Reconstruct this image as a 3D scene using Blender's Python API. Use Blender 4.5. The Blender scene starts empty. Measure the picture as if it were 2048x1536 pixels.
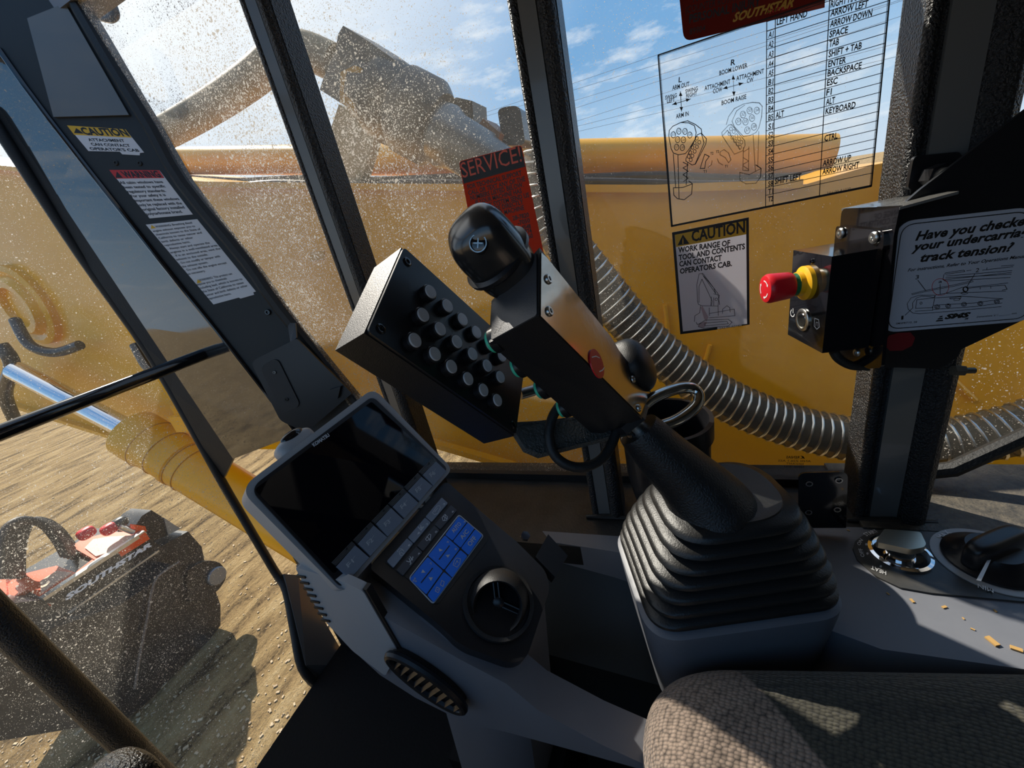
import bpy, bmesh, math, random
from mathutils import Vector, Matrix
random.seed(7)
SC = bpy.context.scene
COL = SC.collection
# ------------------------------------------------------------------ camera, light, sky, exposure
F0 = 800.0
MC = ((0.3039958, -0.42016059, 0.85501557), (-0.9302166, 0.06280709, 0.36159693), (-0.20562983, -0.90527363, -0.37174727))
H = 4.1                                   # camera height above the ground
CAM = Vector((0, 0, H))
cam = bpy.data.cameras.new('camera'); cam.sensor_width = 36; cam.lens = 36 * F0 / 2048; cam.clip_start = .01; cam.clip_end = 800
co = bpy.data.objects.new('camera', cam); COL.objects.link(co)
cx, cy, cz = [Vector([MC[r][c] for r in range(3)]) for c in range(3)]
co.matrix_world = Matrix(((cx.x, -cy.x, -cz.x, 0), (cx.y, -cy.y, -cz.y, 0), (cx.z, -cy.z, -cz.z, H), (0, 0, 0, 1)))
SC.camera = co
SUN_AZ, SUN_EL = math.radians(-31), math.radians(42)
SUN = Vector((-math.sin(SUN_AZ) * math.cos(SUN_EL), math.cos(SUN_AZ) * math.cos(SUN_EL), math.sin(SUN_EL)))
sl = bpy.data.lights.new('sun', 'SUN'); sl.energy = 8.0; sl.angle = .009; sl.color = (1, .93, .82)
so = bpy.data.objects.new('sun', sl); COL.objects.link(so); so.rotation_euler = SUN.to_track_quat('Z', 'Y').to_euler(); so.location = (0, 0, 12)
w = bpy.data.worlds.new('sky'); SC.world = w; w.use_nodes = True
wt = w.node_tree; wt.nodes.clear()
def WN(t, **k):
    n = wt.nodes.new(t)
    for a, b in k.items(): setattr(n, a, b)
    return n
def ramp(n, stops):
    e = n.color_ramp.elements
    while len(e) > 1: e.remove(e[-1])
    e[0].position = stops[0][0]; e[0].color = (*stops[0][1], 1)
    for p, c in stops[1:]:
        x = e.new(p); x.color = (*c, 1)
tc = WN('ShaderNodeTexCoord'); sx = WN('ShaderNodeSeparateXYZ'); wt.links.new(tc.outputs['Generated'], sx.inputs[0])
rp = WN('ShaderNodeValToRGB'); wt.links.new(sx.outputs['Z'], rp.inputs[0])
ramp(rp, [(0.0, (.62, .76, .92)), (.08, (.5, .7, .92)), (.25, (.17, .42, .76)), (.6, (.12, .33, .68)), (1, (.12, .3, .62))])
dp = WN('ShaderNodeVectorMath', operation='DOT_PRODUCT'); wt.links.new(tc.outputs['Generated'], dp.inputs[0]); dp.inputs[1].default_value = SUN
gm = WN('ShaderNodeMapRange'); wt.links.new(dp.outputs['Value'], gm.inputs[0]); gm.inputs[1].default_value = .62; gm.inputs[2].default_value = 1.0
gp = WN('ShaderNodeMath', operation='POWER'); wt.links.new(gm.outputs[0], gp.inputs[0]); gp.inputs[1].default_value = 1.3
mx = WN('ShaderNodeMixRGB'); wt.links.new(gp.outputs[0], mx.inputs[0]); wt.links.new(rp.outputs[0], mx.inputs[1]); mx.inputs[2].default_value = (1.35, 1.36, 1.34, 1)
mp = WN('ShaderNodeMapping'); wt.links.new(tc.outputs['Generated'], mp.inputs[0]); mp.inputs['Rotation'].default_value = (.1, .25, .5); mp.inputs['Scale'].default_value = (.8, 4.0, 13)
nz = WN('ShaderNodeTexNoise'); wt.links.new(mp.outputs[0], nz.inputs[0]); nz.inputs['Scale'].default_value = 2.2; nz.inputs['Detail'].default_value = 9; nz.inputs['Roughness'].default_value = .62
cr = WN('ShaderNodeMapRange'); wt.links.new(nz.outputs[0], cr.inputs[0]); cr.inputs[1].default_value = .5; cr.inputs[2].default_value = .78; cr.inputs[4].default_value = .85
m2 = WN('ShaderNodeMixRGB'); wt.links.new(cr.outputs[0], m2.inputs[0]); wt.links.new(mx.outputs[0], m2.inputs[1]); m2.inputs[2].default_value = (1.05, 1.08, 1.1, 1)
bg = WN('ShaderNodeBackground'); wt.links.new(m2.outputs[0], bg.inputs[0]); bg.inputs[1].default_value = 1.0
wo = WN('ShaderNodeOutputWorld'); wt.links.new(bg.outputs[0], wo.inputs[0])
vs = SC.view_settings; vs.view_transform = 'Standard'; vs.look = 'None'; vs.gamma = 1; vs.use_curve_mapping = False; vs.exposure = 0.0
SC.cycles.transparent_max_bounces = 24; SC.cycles.max_bounces = 10

# ------------------------------------------------------------------ measuring helpers
def ray(x, y):
    d = ((x - 1024) / F0, (y - 768) / F0, 1.0)
    return Vector([sum(MC[r][c] * d[c] for c in range(3)) for r in range(3)])
def P(x, y, z=0.0): return Vector((x, y, z + H))              # a point given relative to the operator's eye
def U(x, y, t): return CAM + ray(x, y) * t
def UX(x, y, X): r = ray(x, y); return CAM + r * (X / r.x)
def UY(x, y, Y): r = ray(x, y); return CAM + r * (Y / r.y)
def UZ(x, y, Z): r = ray(x, y); return CAM + r * (Z / r.z)
def UP(x, y, p0, n): r = ray(x, y); return CAM + r * ((p0 - CAM).dot(n) / r.dot(n))
def crop(ox, oy, s): return lambda x, y: (ox + x * s, oy + y * s)
c1 = crop(0, 0, .3418); c2 = crop(500, 0, .3418); c3 = crop(1200, 0, .41406); c4 = crop(1400, 350, .31641); c5 = crop(0, 450, .3418)
c6 = crop(450, 450, .390625); c7 = crop(0, 950, .3418); d1 = crop(450, 750, .390625); d2 = crop(900, 400, .29297); d3 = crop(1150, 800, .29297)
d4 = crop(1500, 800, .26758); d6 = crop(500, 1050, .41504); e1 = crop(860, 400, .27344); e2 = crop(480, 780, .19531); e3 = crop(640, 920, .17578)
e4 = crop(100, 220, .26047); e5 = crop(1300, 60, .22787); e6 = crop(1760, 420, .18228)
class Fr:                                                     # a flat frame in the cab: origin, right, up, normal
    def __init__(s, o, ex, n):
        s.o = Vector(o); s.n = Vector(n).normalized(); ex = Vector(ex); s.ex = (ex - s.n * ex.dot(s.n)).normalized(); s.ey = s.n.cross(s.ex)
    def at(s, p, lift=0.0): return UP(p[0], p[1], s.o + s.n * lift, s.n)
    def w(s, u, v, h=0.0): return s.o + s.ex * u + s.ey * v + s.n * h
# ------------------------------------------------------------------ materials
MATS = {}
def mat(name, col, rough=.5, metal=0.0, spec=.5, bump=None, var=None, coat=0.0, emit=None, coords='Object'):
    if name in MATS: return MATS[name]
    m = bpy.data.materials.new(name); m.use_nodes = True; t = m.node_tree; b = t.nodes['Principled BSDF']; L = t.links
    b.inputs['Base Color'].default_value = (*col, 1); b.inputs['Roughness'].default_value = rough; b.inputs['Metallic'].default_value = metal
    b.inputs['Specular IOR Level'].default_value = spec; b.inputs['Coat Weight'].default_value = coat; b.inputs['Coat Roughness'].default_value = .04
    if bump or var:
        tcn = t.nodes.new('ShaderNodeNewGeometry')
        if bump:
            n = t.nodes.new('ShaderNodeTexNoise'); n.inputs['Scale'].default_value = bump[0]; n.inputs['Detail'].default_value = 3
            L.new(tcn.outputs['Position'], n.inputs[0]); bp = t.nodes.new('ShaderNodeBump'); bp.inputs['Strength'].default_value = bump[1]; bp.inputs['Distance'].default_value = bump[2]
            L.new(n.outputs[0], bp.inputs['Height']); L.new(bp.outputs[0], b.inputs['Normal'])
        if var:
            n = t.nodes.new('ShaderNodeTexNoise'); n.inputs['Scale'].default_value = var[0]; n.inputs['Detail'].default_value = 6; n.inputs['Roughness'].default_value = .65
            L.new(tcn.outputs['Position'], n.inputs[0]); r = t.nodes.new('ShaderNodeValToRGB'); ramp(r, [(.35, col), (.72, var[1])]); L.new(n.outputs[0], r.inputs[0]); L.new(r.outputs[0], b.inputs['Base Color'])
    MATS[name] = m
    return m
BLACK = mat('black_textured_plastic', (.012, .012, .013), .42, bump=(900, .35, .0012))
BLACKS = mat('black_satin_plastic', (.011, .011, .013), .33, bump=(600, .12, .0006))
GLOSS = mat('black_gloss_paint', (.006, .006, .008), .12, coat=.6)
RUB = mat('black_rubber', (.012, .012, .012), .55, bump=(250, .3, .002))
PWD = mat('black_wrinkle_powder_coat', (.014, .014, .015), .3, bump=(320, .9, .006))
STRIP = mat('dark_grey_painted_steel', (.13, .128, .122), .26, bump=(14, .1, .004), coat=.3)
GREY = mat('grey_moulded_plastic', (.16, .167, .19), .45, bump=(1500, .15, .0005), var=(8, (.18, .187, .21)))
GREYL = mat('light_grey_moulded_plastic', (.36, .36, .365), .45, bump=(1500, .15, .0005))
PANELC = mat('dark_slate_panel', (.03, .033, .034), .46, spec=.3, bump=(700, .15, .0006))
MIRGREY = mat('glossy_smoked_panel', (.03, .034, .036), .06, spec=.9, coat=1.0, bump=(5, .05, .004))
SCREEN = mat('dark_display_glass', (.002, .002, .004), .04, spec=.35)
KEYG = mat('slate_rubber_key', (.2, .23, .285), .5)
KEYD = mat('dark_rubber_key', (.05, .056, .07), .5)
BLUE = mat('blue_rubber_key', (.008, .17, .8), .42)
WHITE = mat('white_print', (.78, .78, .78), .5)
LGREY = mat('pale_grey_print', (.5, .52, .55), .5)
INK = mat('black_print', (.008, .008, .009), .5)
BTN = mat('grey_button_cap', (.55, .57, .6), .45)
STEEL = mat('zinc_steel', (.55, .55, .53), .28, metal=1, bump=(300, .15, .001))
CHROME = mat('polished_chrome', (.85, .85, .86), .07, metal=1)
DCHROME = mat('dusty_chrome', (.6, .58, .53), .12, metal=1)
MIRROR = mat('polished_steel_plate', (.46, .42, .37), .15, metal=1, bump=(28, .1, .003))
RED = mat('red_plastic', (.62, .008, .018), .38, bump=(80, .05, .001))
YEL = mat('yellow_plastic', (.8, .42, .01), .35)
GRN = mat('green_plastic', (.01, .14, .05), .4)
MINT = mat('mint_green_plastic', (.06, .62, .38), .4)
BOOMY = mat('excavator_yellow_paint', (.86, .42, .004), .3, var=(1.6, (.8, .36, .004)), bump=(3, .1, .01))
BOOMD = mat('weathered_yellow_paint', (.6, .3, .02), .45, var=(5, (.4, .2, .03)))
IRON = mat('dark_oily_iron', (.09, .082, .07), .45, metal=.4, var=(9, (.17, .14, .1)), bump=(40, .3, .004))
HOSEB = mat('tan_rubber_hose', (.26, .17, .06), .5, var=(10, (.16, .11, .05)))
ORANGE = mat('orange_machine_paint', (.85, .085, .01), .35, var=(4, (.75, .11, .02)))
OILBLK = mat('black_machine_paint', (.014, .014, .015), .32, var=(6, (.03, .028, .026)))
DECW = mat('white_decal_film', (.72, .72, .74), .35)
SIGNW = mat('brushed_placard', (.56, .59, .68), .35, spec=.4)
DECY = mat('yellow_decal_print', (.78, .45, .012), .4)
DECR = mat('red_decal_print', (.6, .03, .025), .4)
DECO = mat('orange_red_decal_film', (.75, .09, .035), .4)
DECM = mat('maroon_decal_film', (.28, .035, .03), .4)
GOLDP = mat('ochre_print', (.5, .28, .03), .4)
FLOORM = mat('black_floor_mat', (.005, .005, .006), .75, spec=.15, bump=(120, .3, .003))
SILL = mat('dusty_black_sill', (.014, .0135, .013), .36, var=(14, (.04, .035, .03)), bump=(160, .25, .002))
SILLD = mat('sandy_black_sill', (.05, .047, .042), .5, var=(60, (.14, .12, .09)), bump=(220, .5, .003))
PINK = mat('pink_print', (.6, .42, .42), .5)

def fabric():
    m = bpy.data.materials.new('woven_seat_fabric'); m.use_nodes = True; t = m.node_tree; b = t.nodes['Principled BSDF']; L = t.links
    g = t.nodes.new('ShaderNodeNewGeometry'); mpn = t.nodes.new('ShaderNodeMapping'); mpn.inputs['Scale'].default_value = (250, 165, 200); mpn.inputs['Rotation'].default_value = (0, 0, .2)
    L.new(g.outputs['Position'], mpn.inputs[0]); v = t.nodes.new('ShaderNodeTexVoronoi'); v.inputs['Scale'].default_value = 1; v.inputs['Randomness'].default_value = .45; L.new(mpn.outputs[0], v.inputs[0])
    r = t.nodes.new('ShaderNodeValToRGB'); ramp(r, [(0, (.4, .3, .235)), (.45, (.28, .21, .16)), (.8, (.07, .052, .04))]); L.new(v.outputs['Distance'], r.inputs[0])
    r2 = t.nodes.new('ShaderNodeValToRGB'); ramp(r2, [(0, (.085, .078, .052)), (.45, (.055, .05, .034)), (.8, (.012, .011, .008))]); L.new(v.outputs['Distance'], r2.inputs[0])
    dt = t.nodes.new('ShaderNodeVectorMath'); dt.operation = 'DOT_PRODUCT'; L.new(g.outputs['Position'], dt.inputs[0]); dt.inputs[1].default_value = (-.555, .83, 0)      # sun and shade painted into the cloth: lit front, darker centre behind
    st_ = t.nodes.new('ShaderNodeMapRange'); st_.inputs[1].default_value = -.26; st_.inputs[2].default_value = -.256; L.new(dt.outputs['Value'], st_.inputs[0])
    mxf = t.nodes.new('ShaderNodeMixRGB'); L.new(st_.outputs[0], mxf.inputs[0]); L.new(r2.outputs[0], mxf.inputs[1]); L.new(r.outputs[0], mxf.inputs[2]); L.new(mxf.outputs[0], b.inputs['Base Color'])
    bp = t.nodes.new('ShaderNodeBump'); bp.invert = True; bp.inputs['Strength'].default_value = .9; bp.inputs['Distance'].default_value = .003; L.new(v.outputs['Distance'], bp.inputs['Height']); L.new(bp.outputs[0], b.inputs['Normal'])
    b.inputs['Roughness'].default_value = .9; b.inputs['Sheen Weight'].default_value = .25
    return m
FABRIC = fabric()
def glassmat(name, haze, lo, hi, seed, axis=None, rng=None, spot=70):
    m = bpy.data.materials.new(name); m.use_nodes = True; t = m.node_tree; t.nodes.clear(); L = t.links
    def N(ty, **k):
        n = t.nodes.new(ty)
        for a, b in k.items(): setattr(n, a, b)
        return n
    g = N('ShaderNodeNewGeometry'); of = N('ShaderNodeVectorMath', operation='ADD'); of.inputs[1].default_value = (seed, seed * 2.3, seed * .7); L.new(g.outputs['Position'], of.inputs[0])
    wn = N('ShaderNodeTexNoise'); wn.inputs['Scale'].default_value = 55; L.new(of.outputs[0], wn.inputs[0])
    ws = N('ShaderNodeVectorMath', operation='SCALE'); ws.inputs['Scale'].default_value = .014; L.new(wn.outputs['Color'], ws.inputs[0])
    wa = N('ShaderNodeVectorMath', operation='ADD'); L.new(of.outputs[0], wa.inputs[0]); L.new(ws.outputs[0], wa.inputs[1])
    big = N('ShaderNodeTexNoise'); big.inputs['Scale'].default_value = 3.2; big.inputs['Detail'].default_value = 4; L.new(of.outputs[0], big.inputs[0])
    amt = N('ShaderNodeMapRange'); amt.inputs[1].default_value = .3; amt.inputs[2].default_value = .7; amt.inputs[3].default_value = lo; amt.inputs[4].default_value = hi; L.new(big.outputs[0], amt.inputs[0])
    out_amt = amt.outputs[0]
    if axis is not None:                                      # the pane is dirtier towards one end
        s = N('ShaderNodeSeparateXYZ'); L.new(g.outputs['Position'], s.inputs[0]); gr = N('ShaderNodeMapRange'); gr.inputs[1].default_value = rng[0]; gr.inputs[2].default_value = rng[1]; gr.inputs[3].default_value = .3
        L.new(s.outputs[axis], gr.inputs[0]); mu = N('ShaderNodeMath', operation='MULTIPLY'); L.new(gr.outputs[0], mu.inputs[0]); L.new(out_amt, mu.inputs[1]); out_amt = mu.outputs[0]
    tot = None
    for sc, wgt in ((spot, .5), (spot * 2.3, .62), (spot * 5, .7)):
        v = N('ShaderNodeTexVoronoi'); v.inputs['Scale'].default_value = sc; L.new(wa.outputs[0], v.inputs[0])
        sp = N('ShaderNodeSeparateColor'); L.new(v.outputs['Color'], sp.inputs[0])
        r2 = N('ShaderNodeMath', operation='MULTIPLY'); L.new(sp.outputs[0], r2.inputs[0]); L.new(out_amt, r2.inputs[1])
        r3 = N('ShaderNodeMath', operation='MULTIPLY'); L.new(r2.outputs[0], r3.inputs[0]); r3.inputs[1].default_value = wgt
        df = N('ShaderNodeMath', operation='SUBTRACT'); L.new(r3.outputs[0], df.inputs[0]); L.new(v.outputs['Distance'], df.inputs[1])
        ms = N('ShaderNodeMapRange'); ms.inputs[1].default_value = 0; ms.inputs[2].default_value = .07; L.new(df.outputs[0], ms.inputs[0])
        if tot is None: tot = ms.outputs[0]
        else:
            a = N('ShaderNodeMath', operation='MAXIMUM'); L.new(tot, a.inputs[0]); L.new(ms.outputs[0], a.inputs[1]); tot = a.outputs[0]
    fine = N('ShaderNodeTexNoise'); fine.inputs['Scale'].default_value = 14; fine.inputs['Detail'].default_value = 8; fine.inputs['Roughness'].default_value = .75; L.new(of.outputs[0], fine.inputs[0])
    hz = N('ShaderNodeMath', operation='MULTIPLY'); L.new(fine.outputs[0], hz.inputs[0]); hz.inputs[1].default_value = haze * 2
    hz2 = N('ShaderNodeMath', operation='MULTIPLY'); L.new(hz.outputs[0], hz2.inputs[0]); L.new(out_amt, hz2.inputs[1])
    sm = N('ShaderNodeMath', operation='MULTIPLY'); L.new(tot, sm.inputs[0]); sm.inputs[1].default_value = .8
    al = N('ShaderNodeMath', operation='ADD', use_clamp=True); L.new(sm.outputs[0], al.inputs[0]); L.new(hz2.outputs[0], al.inputs[1])
    tr = N('ShaderNodeBsdfTransparent'); tr.inputs[0].default_value = (.97, .98, .97, 1); gl = N('ShaderNodeBsdfGlossy'); gl.inputs['Roughness'].default_value = .03
    fr = N('ShaderNodeFresnel'); fr.inputs[0].default_value = 1.25; mg = N('ShaderNodeMixShader'); L.new(fr.outputs[0], mg.inputs[0]); L.new(tr.outputs[0], mg.inputs[1]); L.new(gl.outputs[0], mg.inputs[2])
    di = N('ShaderNodeBsdfDiffuse'); di.inputs[0].default_value = (.7, .66, .58, 1); tl = N('ShaderNodeBsdfTranslucent'); tl.inputs[0].default_value = (.75, .71, .63, 1)
    md = N('ShaderNodeMixShader'); md.inputs[0].default_value = .5; L.new(di.outputs[0], md.inputs[1]); L.new(tl.outputs[0], md.inputs[2])
    mm = N('ShaderNodeMixShader'); L.new(al.outputs[0], mm.inputs[0]); L.new(mg.outputs[0], mm.inputs[1]); L.new(md.outputs[0], mm.inputs[2])
    o = N('ShaderNodeOutputMaterial'); L.new(mm.outputs[0], o.inputs[0])
    return m
def film(name, col, a):
    m = bpy.data.materials.new(name); m.use_nodes = True; t = m.node_tree; t.nodes.clear(); L = t.links
    tr = t.nodes.new('ShaderNodeBsdfTransparent'); df = t.nodes.new('ShaderNodeBsdfDiffuse'); df.inputs[0].default_value = (*col, 1); tl = t.nodes.new('ShaderNodeBsdfTranslucent'); tl.inputs[0].default_value = (*col, 1)
    m1 = t.nodes.new('ShaderNodeMixShader'); L.new(df.outputs[0], m1.inputs[1]); L.new(tl.outputs[0], m1.inputs[2]); m3 = t.nodes.new('ShaderNodeMixShader'); m3.inputs[0].default_value = a; L.new(tr.outputs[0], m3.inputs[1]); L.new(m1.outputs[0], m3.inputs[2])
    o = t.nodes.new('ShaderNodeOutputMaterial'); L.new(m3.outputs[0], o.inputs[0])
    return m
VINYLW = film('white_vinyl_on_glass', (.8, .78, .8), 1.0); VINYLO = film('orange_vinyl_on_glass', (.46, .085, .045), 1.0); VINYLM = film('maroon_vinyl_on_glass', (.17, .034, .026), 1.0)
CLEAR = film('clear_pane_face', (.9, .9, .9), 0.0)
FILM = film('clear_decal_film', (.75, .76, .75), .07)
HOSEC = film('smoky_clear_hose_wall', (.2, .18, .14), .6)
GLASS_R = glassmat('dirty_side_polycarbonate', .24, .42, 1.0, 3.0, 1, (-.25, .7), 92)
GLASS_F = glassmat('dusty_windscreen', .13, .3, .66, 9.0, None, None, 105)
GLASS_B = glassmat('dusty_rear_side_glass', .08, .2, .5, 15.0)
def groundmat():
    m = bpy.data.materials.new('rutted_sandy_dirt'); m.use_nodes = True; t = m.node_tree; b = t.nodes['Principled BSDF']; L = t.links
    g = t.nodes.new('ShaderNodeNewGeometry'); mp1 = t.nodes.new('ShaderNodeMapping'); mp1.inputs['Rotation'].default_value = (0, 0, .5); mp1.inputs['Scale'].default_value = (.8, 3.0, 1); L.new(g.outputs['Position'], mp1.inputs[0])
    a = t.nodes.new('ShaderNodeTexNoise'); a.inputs['Distortion'].default_value = .5; a.inputs['Scale'].default_value = 1.2; a.inputs['Detail'].default_value = 10; a.inputs['Roughness'].default_value = .6; L.new(mp1.outputs[0], a.inputs[0])
    f = t.nodes.new('ShaderNodeTexNoise'); f.inputs['Scale'].default_value = 22; f.inputs['Detail'].default_value = 9; f.inputs['Roughness'].default_value = .75; L.new(g.outputs['Position'], f.inputs[0])
    r = t.nodes.new('ShaderNodeValToRGB'); ramp(r, [(.36, (.085, .058, .032)), (.47, (.3, .2, .095)), (.62, (.44, .3, .14)), (.8, (.6, .45, .25))])
    mxx = t.nodes.new('ShaderNodeMath'); mxx.operation = 'MULTIPLY_ADD'; L.new(f.outputs[0], mxx.inputs[0]); mxx.inputs[1].default_value = .6; L.new(a.outputs[0], mxx.inputs[2])
    sb = t.nodes.new('ShaderNodeMath'); sb.operation = 'SUBTRACT'; L.new(mxx.outputs[0], sb.inputs[0]); sb.inputs[1].default_value = .27; L.new(sb.outputs[0], r.inputs[0]); L.new(r.outputs[0], b.inputs['Base Color'])
    bp = t.nodes.new('ShaderNodeBump'); bp.inputs['Strength'].default_value = .8; bp.inputs['Distance'].default_value = .16; L.new(mxx.outputs[0], bp.inputs['Height']); L.new(bp.outputs[0], b.inputs['Normal'])
    b.inputs['Roughness'].default_value = .95; b.inputs['Specular IOR Level'].default_value = .1
    return m
GROUND = groundmat()
# ------------------------------------------------------------------ mesh helpers (all in world space)
ORG = {}
def link(o, parent):
    COL.objects.link(o)
    if parent is not None: o.parent = parent
def thing(name, label, cat, loc, group=None):
    o = bpy.data.objects.new(name, None); o.empty_display_size = .02; link(o, None); o.location = loc; ORG[o.name] = Vector(loc)
    o['label'] = label; o['category'] = cat
    if group: o['group'] = group
    return o
def mk(name, bm, m, parent=None, smooth=False, bev=0, seg=2, mats=None, sub=0, label=None, kind=None):
    if bev:
        es = [e for e in bm.edges if len(e.link_faces) == 2 and e.calc_face_angle(0) > .45]
        bmesh.ops.bevel(bm, geom=es, offset=bev, segments=seg, affect='EDGES', profile=.5, clamp_overlap=True)
    bm.normal_update(); bmesh.ops.recalc_face_normals(bm, faces=bm.faces[:])
    lo = Vector([min(v.co[i] for v in bm.verts) for i in range(3)]); hi = Vector([max(v.co[i] for v in bm.verts) for i in range(3)])
    o0 = (lo + hi) / 2
    if parent is None: o0.z = lo.z
    for v in bm.verts: v.co -= o0
    me = bpy.data.meshes.new(name); bm.to_mesh(me); bm.free()
    for x in (mats or [m]): me.materials.append(x)
    if smooth or bev:
        me.polygons.foreach_set('use_smooth', [True] * len(me.polygons))
        try: me.set_sharp_from_angle(angle=math.radians(40))
        except Exception: pass
    o = bpy.data.objects.new(name, me); link(o, parent); po = ORG[parent.name] if parent is not None else Vector((0, 0, 0))
    o.location = o0 - po; ORG[o.name] = o0
    if sub:
        s = o.modifiers.new('s', 'SUBSURF'); s.levels = sub; s.render_levels = sub
    if label: o['label'] = label
    if kind: o['kind'] = kind
    return o
def tag(o, label, cat, group=None):
    o['label'] = label; o['category'] = cat
    if group: o['group'] = group
    return o
def st(o): o['kind'] = 'structure'; return o
def B(): return bmesh.new()
def prism(bm, front, off):
    a = [bm.verts.new(p) for p in front]; b = [bm.verts.new(Vector(p) + off) for p in front]; n = len(a)
    bm.faces.new(a); bm.faces.new(b[::-1])
    for i in range(n): bm.faces.new((a[i], b[i], b[(i + 1) % n], a[(i + 1) % n]))
    return bm
def hexa(bm, o, a, b, c):
    o, a, b, c = map(Vector, (o, a, b, c))
    return prism(bm, [o, o + a, o + a + b, o + b], c)
def abox(bm, lo, hi):
    lo, hi = Vector(lo), Vector(hi); d = hi - lo
    return hexa(bm, lo, (d.x, 0, 0), (0, d.y, 0), (0, 0, d.z))
def hex8(bm, f, k):                                            # 4 front + 4 back points
    a = [bm.verts.new(p) for p in f]; b = [bm.verts.new(p) for p in k]
    bm.faces.new(a); bm.faces.new(b[::-1])
    for i in range(4): bm.faces.new((a[i], b[i], b[(i + 1) % 4], a[(i + 1) % 4]))
    return bm
def basis(n):
    n = n.normalized(); x = n.orthogonal().normalized(); return x, n.cross(x), n
def tube(bm, pts, rad, seg=14, closed=False, ex=1.0):
    pts = [Vector(p) for p in pts]; n = len(pts); rad = rad if isinstance(rad, (list, tuple)) else [rad] * n
    rings = []; x = None
    for i, p in enumerate(pts):
        if closed: d = (pts[(i + 1) % n] - pts[i - 1])
        else: d = (pts[min(i + 1, n - 1)] - pts[max(i - 1, 0)])
        d.normalize()
        x = d.orthogonal().normalized() if x is None else (x - d * x.dot(d)).normalized()
        y = d.cross(x)
        rings.append([bm.verts.new(p + (x * math.cos(2 * math.pi * k / seg) + y * math.sin(2 * math.pi * k / seg)) * rad[i]) for k in range(seg)])
    for i in range(n if closed else n - 1):
        r, q = rings[i], rings[(i + 1) % n]
        for k in range(seg): bm.faces.new((r[k], r[(k + 1) % seg], q[(k + 1) % seg], q[k]))
    if not closed: bm.faces.new(rings[0][::-1]); bm.faces.new(rings[-1])
    return bm
def smoothpts(pts, k=6):
    pts = [Vector(p) for p in pts]; out = []
    for i in range(len(pts) - 1):
        a, b, c, d = pts[max(i - 1, 0)], pts[i], pts[i + 1], pts[min(i + 2, len(pts) - 1)]
        for j in range(k):
            t = j / k; out.append(.5 * ((2 * b) + (c - a) * t + (2 * a - 5 * b + 4 * c - d) * t * t + (3 * b - a - 3 * c + d) * t ** 3))
    out.append(pts[-1]); return out
def lathe(bm, o, ax, prof, seg=28):
    x, y, n = basis(Vector(ax)); o = Vector(o); rings = []
    for r, h in prof:
        if r < 1e-6: rings.append([bm.verts.new(o + n * h)])
        else: rings.append([bm.verts.new(o + n * h + (x * math.cos(2 * math.pi * k / seg) + y * math.sin(2 * math.pi * k / seg)) * r) for k in range(seg)])
    for a, b in zip(rings, rings[1:]):
        for k in range(seg):
            k2 = (k + 1) % seg
            if len(a) == 1 and len(b) == 1: continue
            if len(a) == 1: bm.faces.new((a[0], b[k], b[k2]))
            elif len(b) == 1: bm.faces.new((a[k], a[k2], b[0]))
            else: bm.faces.new((a[k], a[k2], b[k2], b[k]))
    return bm
def cyl(bm, o, ax, r, h, seg=24, ch=0.0):
    return lathe(bm, o, ax, [(0, 0), (r, 0), (r, h - ch), (max(r - ch, 0.0001), h), (0, h)], seg)
def sell(bm, c, ax, e1_=.5, e2_=.5, nu=40, nv=22):               # superellipsoid
    c = Vector(c); A = [Vector(a) for a in ax]
    def f(v, e): return math.copysign(abs(v) ** e, v)
    rows = []
    for j in range(nv + 1):
        p = -math.pi / 2 + math.pi * j / nv
        if j in (0, nv): rows.append([bm.verts.new(c + A[2] * f(math.sin(p), e1_))]); continue
        row = []
        for i in range(nu):
            q = 2 * math.pi * i / nu
            row.append(bm.verts.new(c + A[0] * f(math.cos(p), e1_) * f(math.cos(q), e2_) + A[1] * f(math.cos(p), e1_) * f(math.sin(q), e2_) + A[2] * f(math.sin(p), e1_)))
        rows.append(row)
    for a, b in zip(rows, rows[1:]):
        for i in range(nu):
            k = (i + 1) % nu
            if len(a) == 1: bm.faces.new((a[0], b[k], b[i]))
            elif len(b) == 1: bm.faces.new((a[i], a[k], b[0]))
            else: bm.faces.new((a[i], a[k], b[k], b[i]))
    return bm
def rounded(pts, r, k=5):                                      # round the corners of a 3-D polygon
    pts = [Vector(p) for p in pts]; out = []; n = len(pts)
    for i in range(n):
        p, a, b = pts[i], pts[i - 1], pts[(i + 1) % n]; ri = r[i] if isinstance(r, (list, tuple)) else r
        if ri <= 0: out.append(p); continue
        da, db = (a - p), (b - p); m = min(ri, da.length * .48, db.length * .48); s, e = p + da.normalized() * m, p + db.normalized() * m
        for j in range(k + 1):
            t = j / k; out.append(s * (1 - t) ** 2 + p * 2 * t * (1 - t) + e * t * t)
    return out
def poly(bm, fr, px, lift=.0004, thick=.0004):                 # a thin printed or cut shape lying on a frame
    return prism(bm, [fr.at(p, lift) for p in px], fr.n * -thick)
def stroke(bm, fr, px, wpx, lift=.0005, close=False):
    q = [fr.at(p, lift) for p in px]
    if close: q.append(q[0])
    wd = wpx * (q[0] - CAM).dot(cz) / F0 / 2
    for a, b in zip(q, q[1:]):
        d = (b - a)
        if d.length < 1e-6: continue
        d.normalize(); s = fr.n.cross(d) * wd
        f = [bm.verts.new(v) for v in (a - s - d * wd * .6, b - s + d * wd * .6, b + s + d * wd * .6, a + s - d * wd * .6)]; bm.faces.new(f)
    return bm
def circ(c, r, k=14, ry=None): return [(c[0] + r * math.cos(2 * math.pi * i / k), c[1] + (ry or r) * math.sin(2 * math.pi * i / k)) for i in range(k)]
_tc = {}
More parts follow.
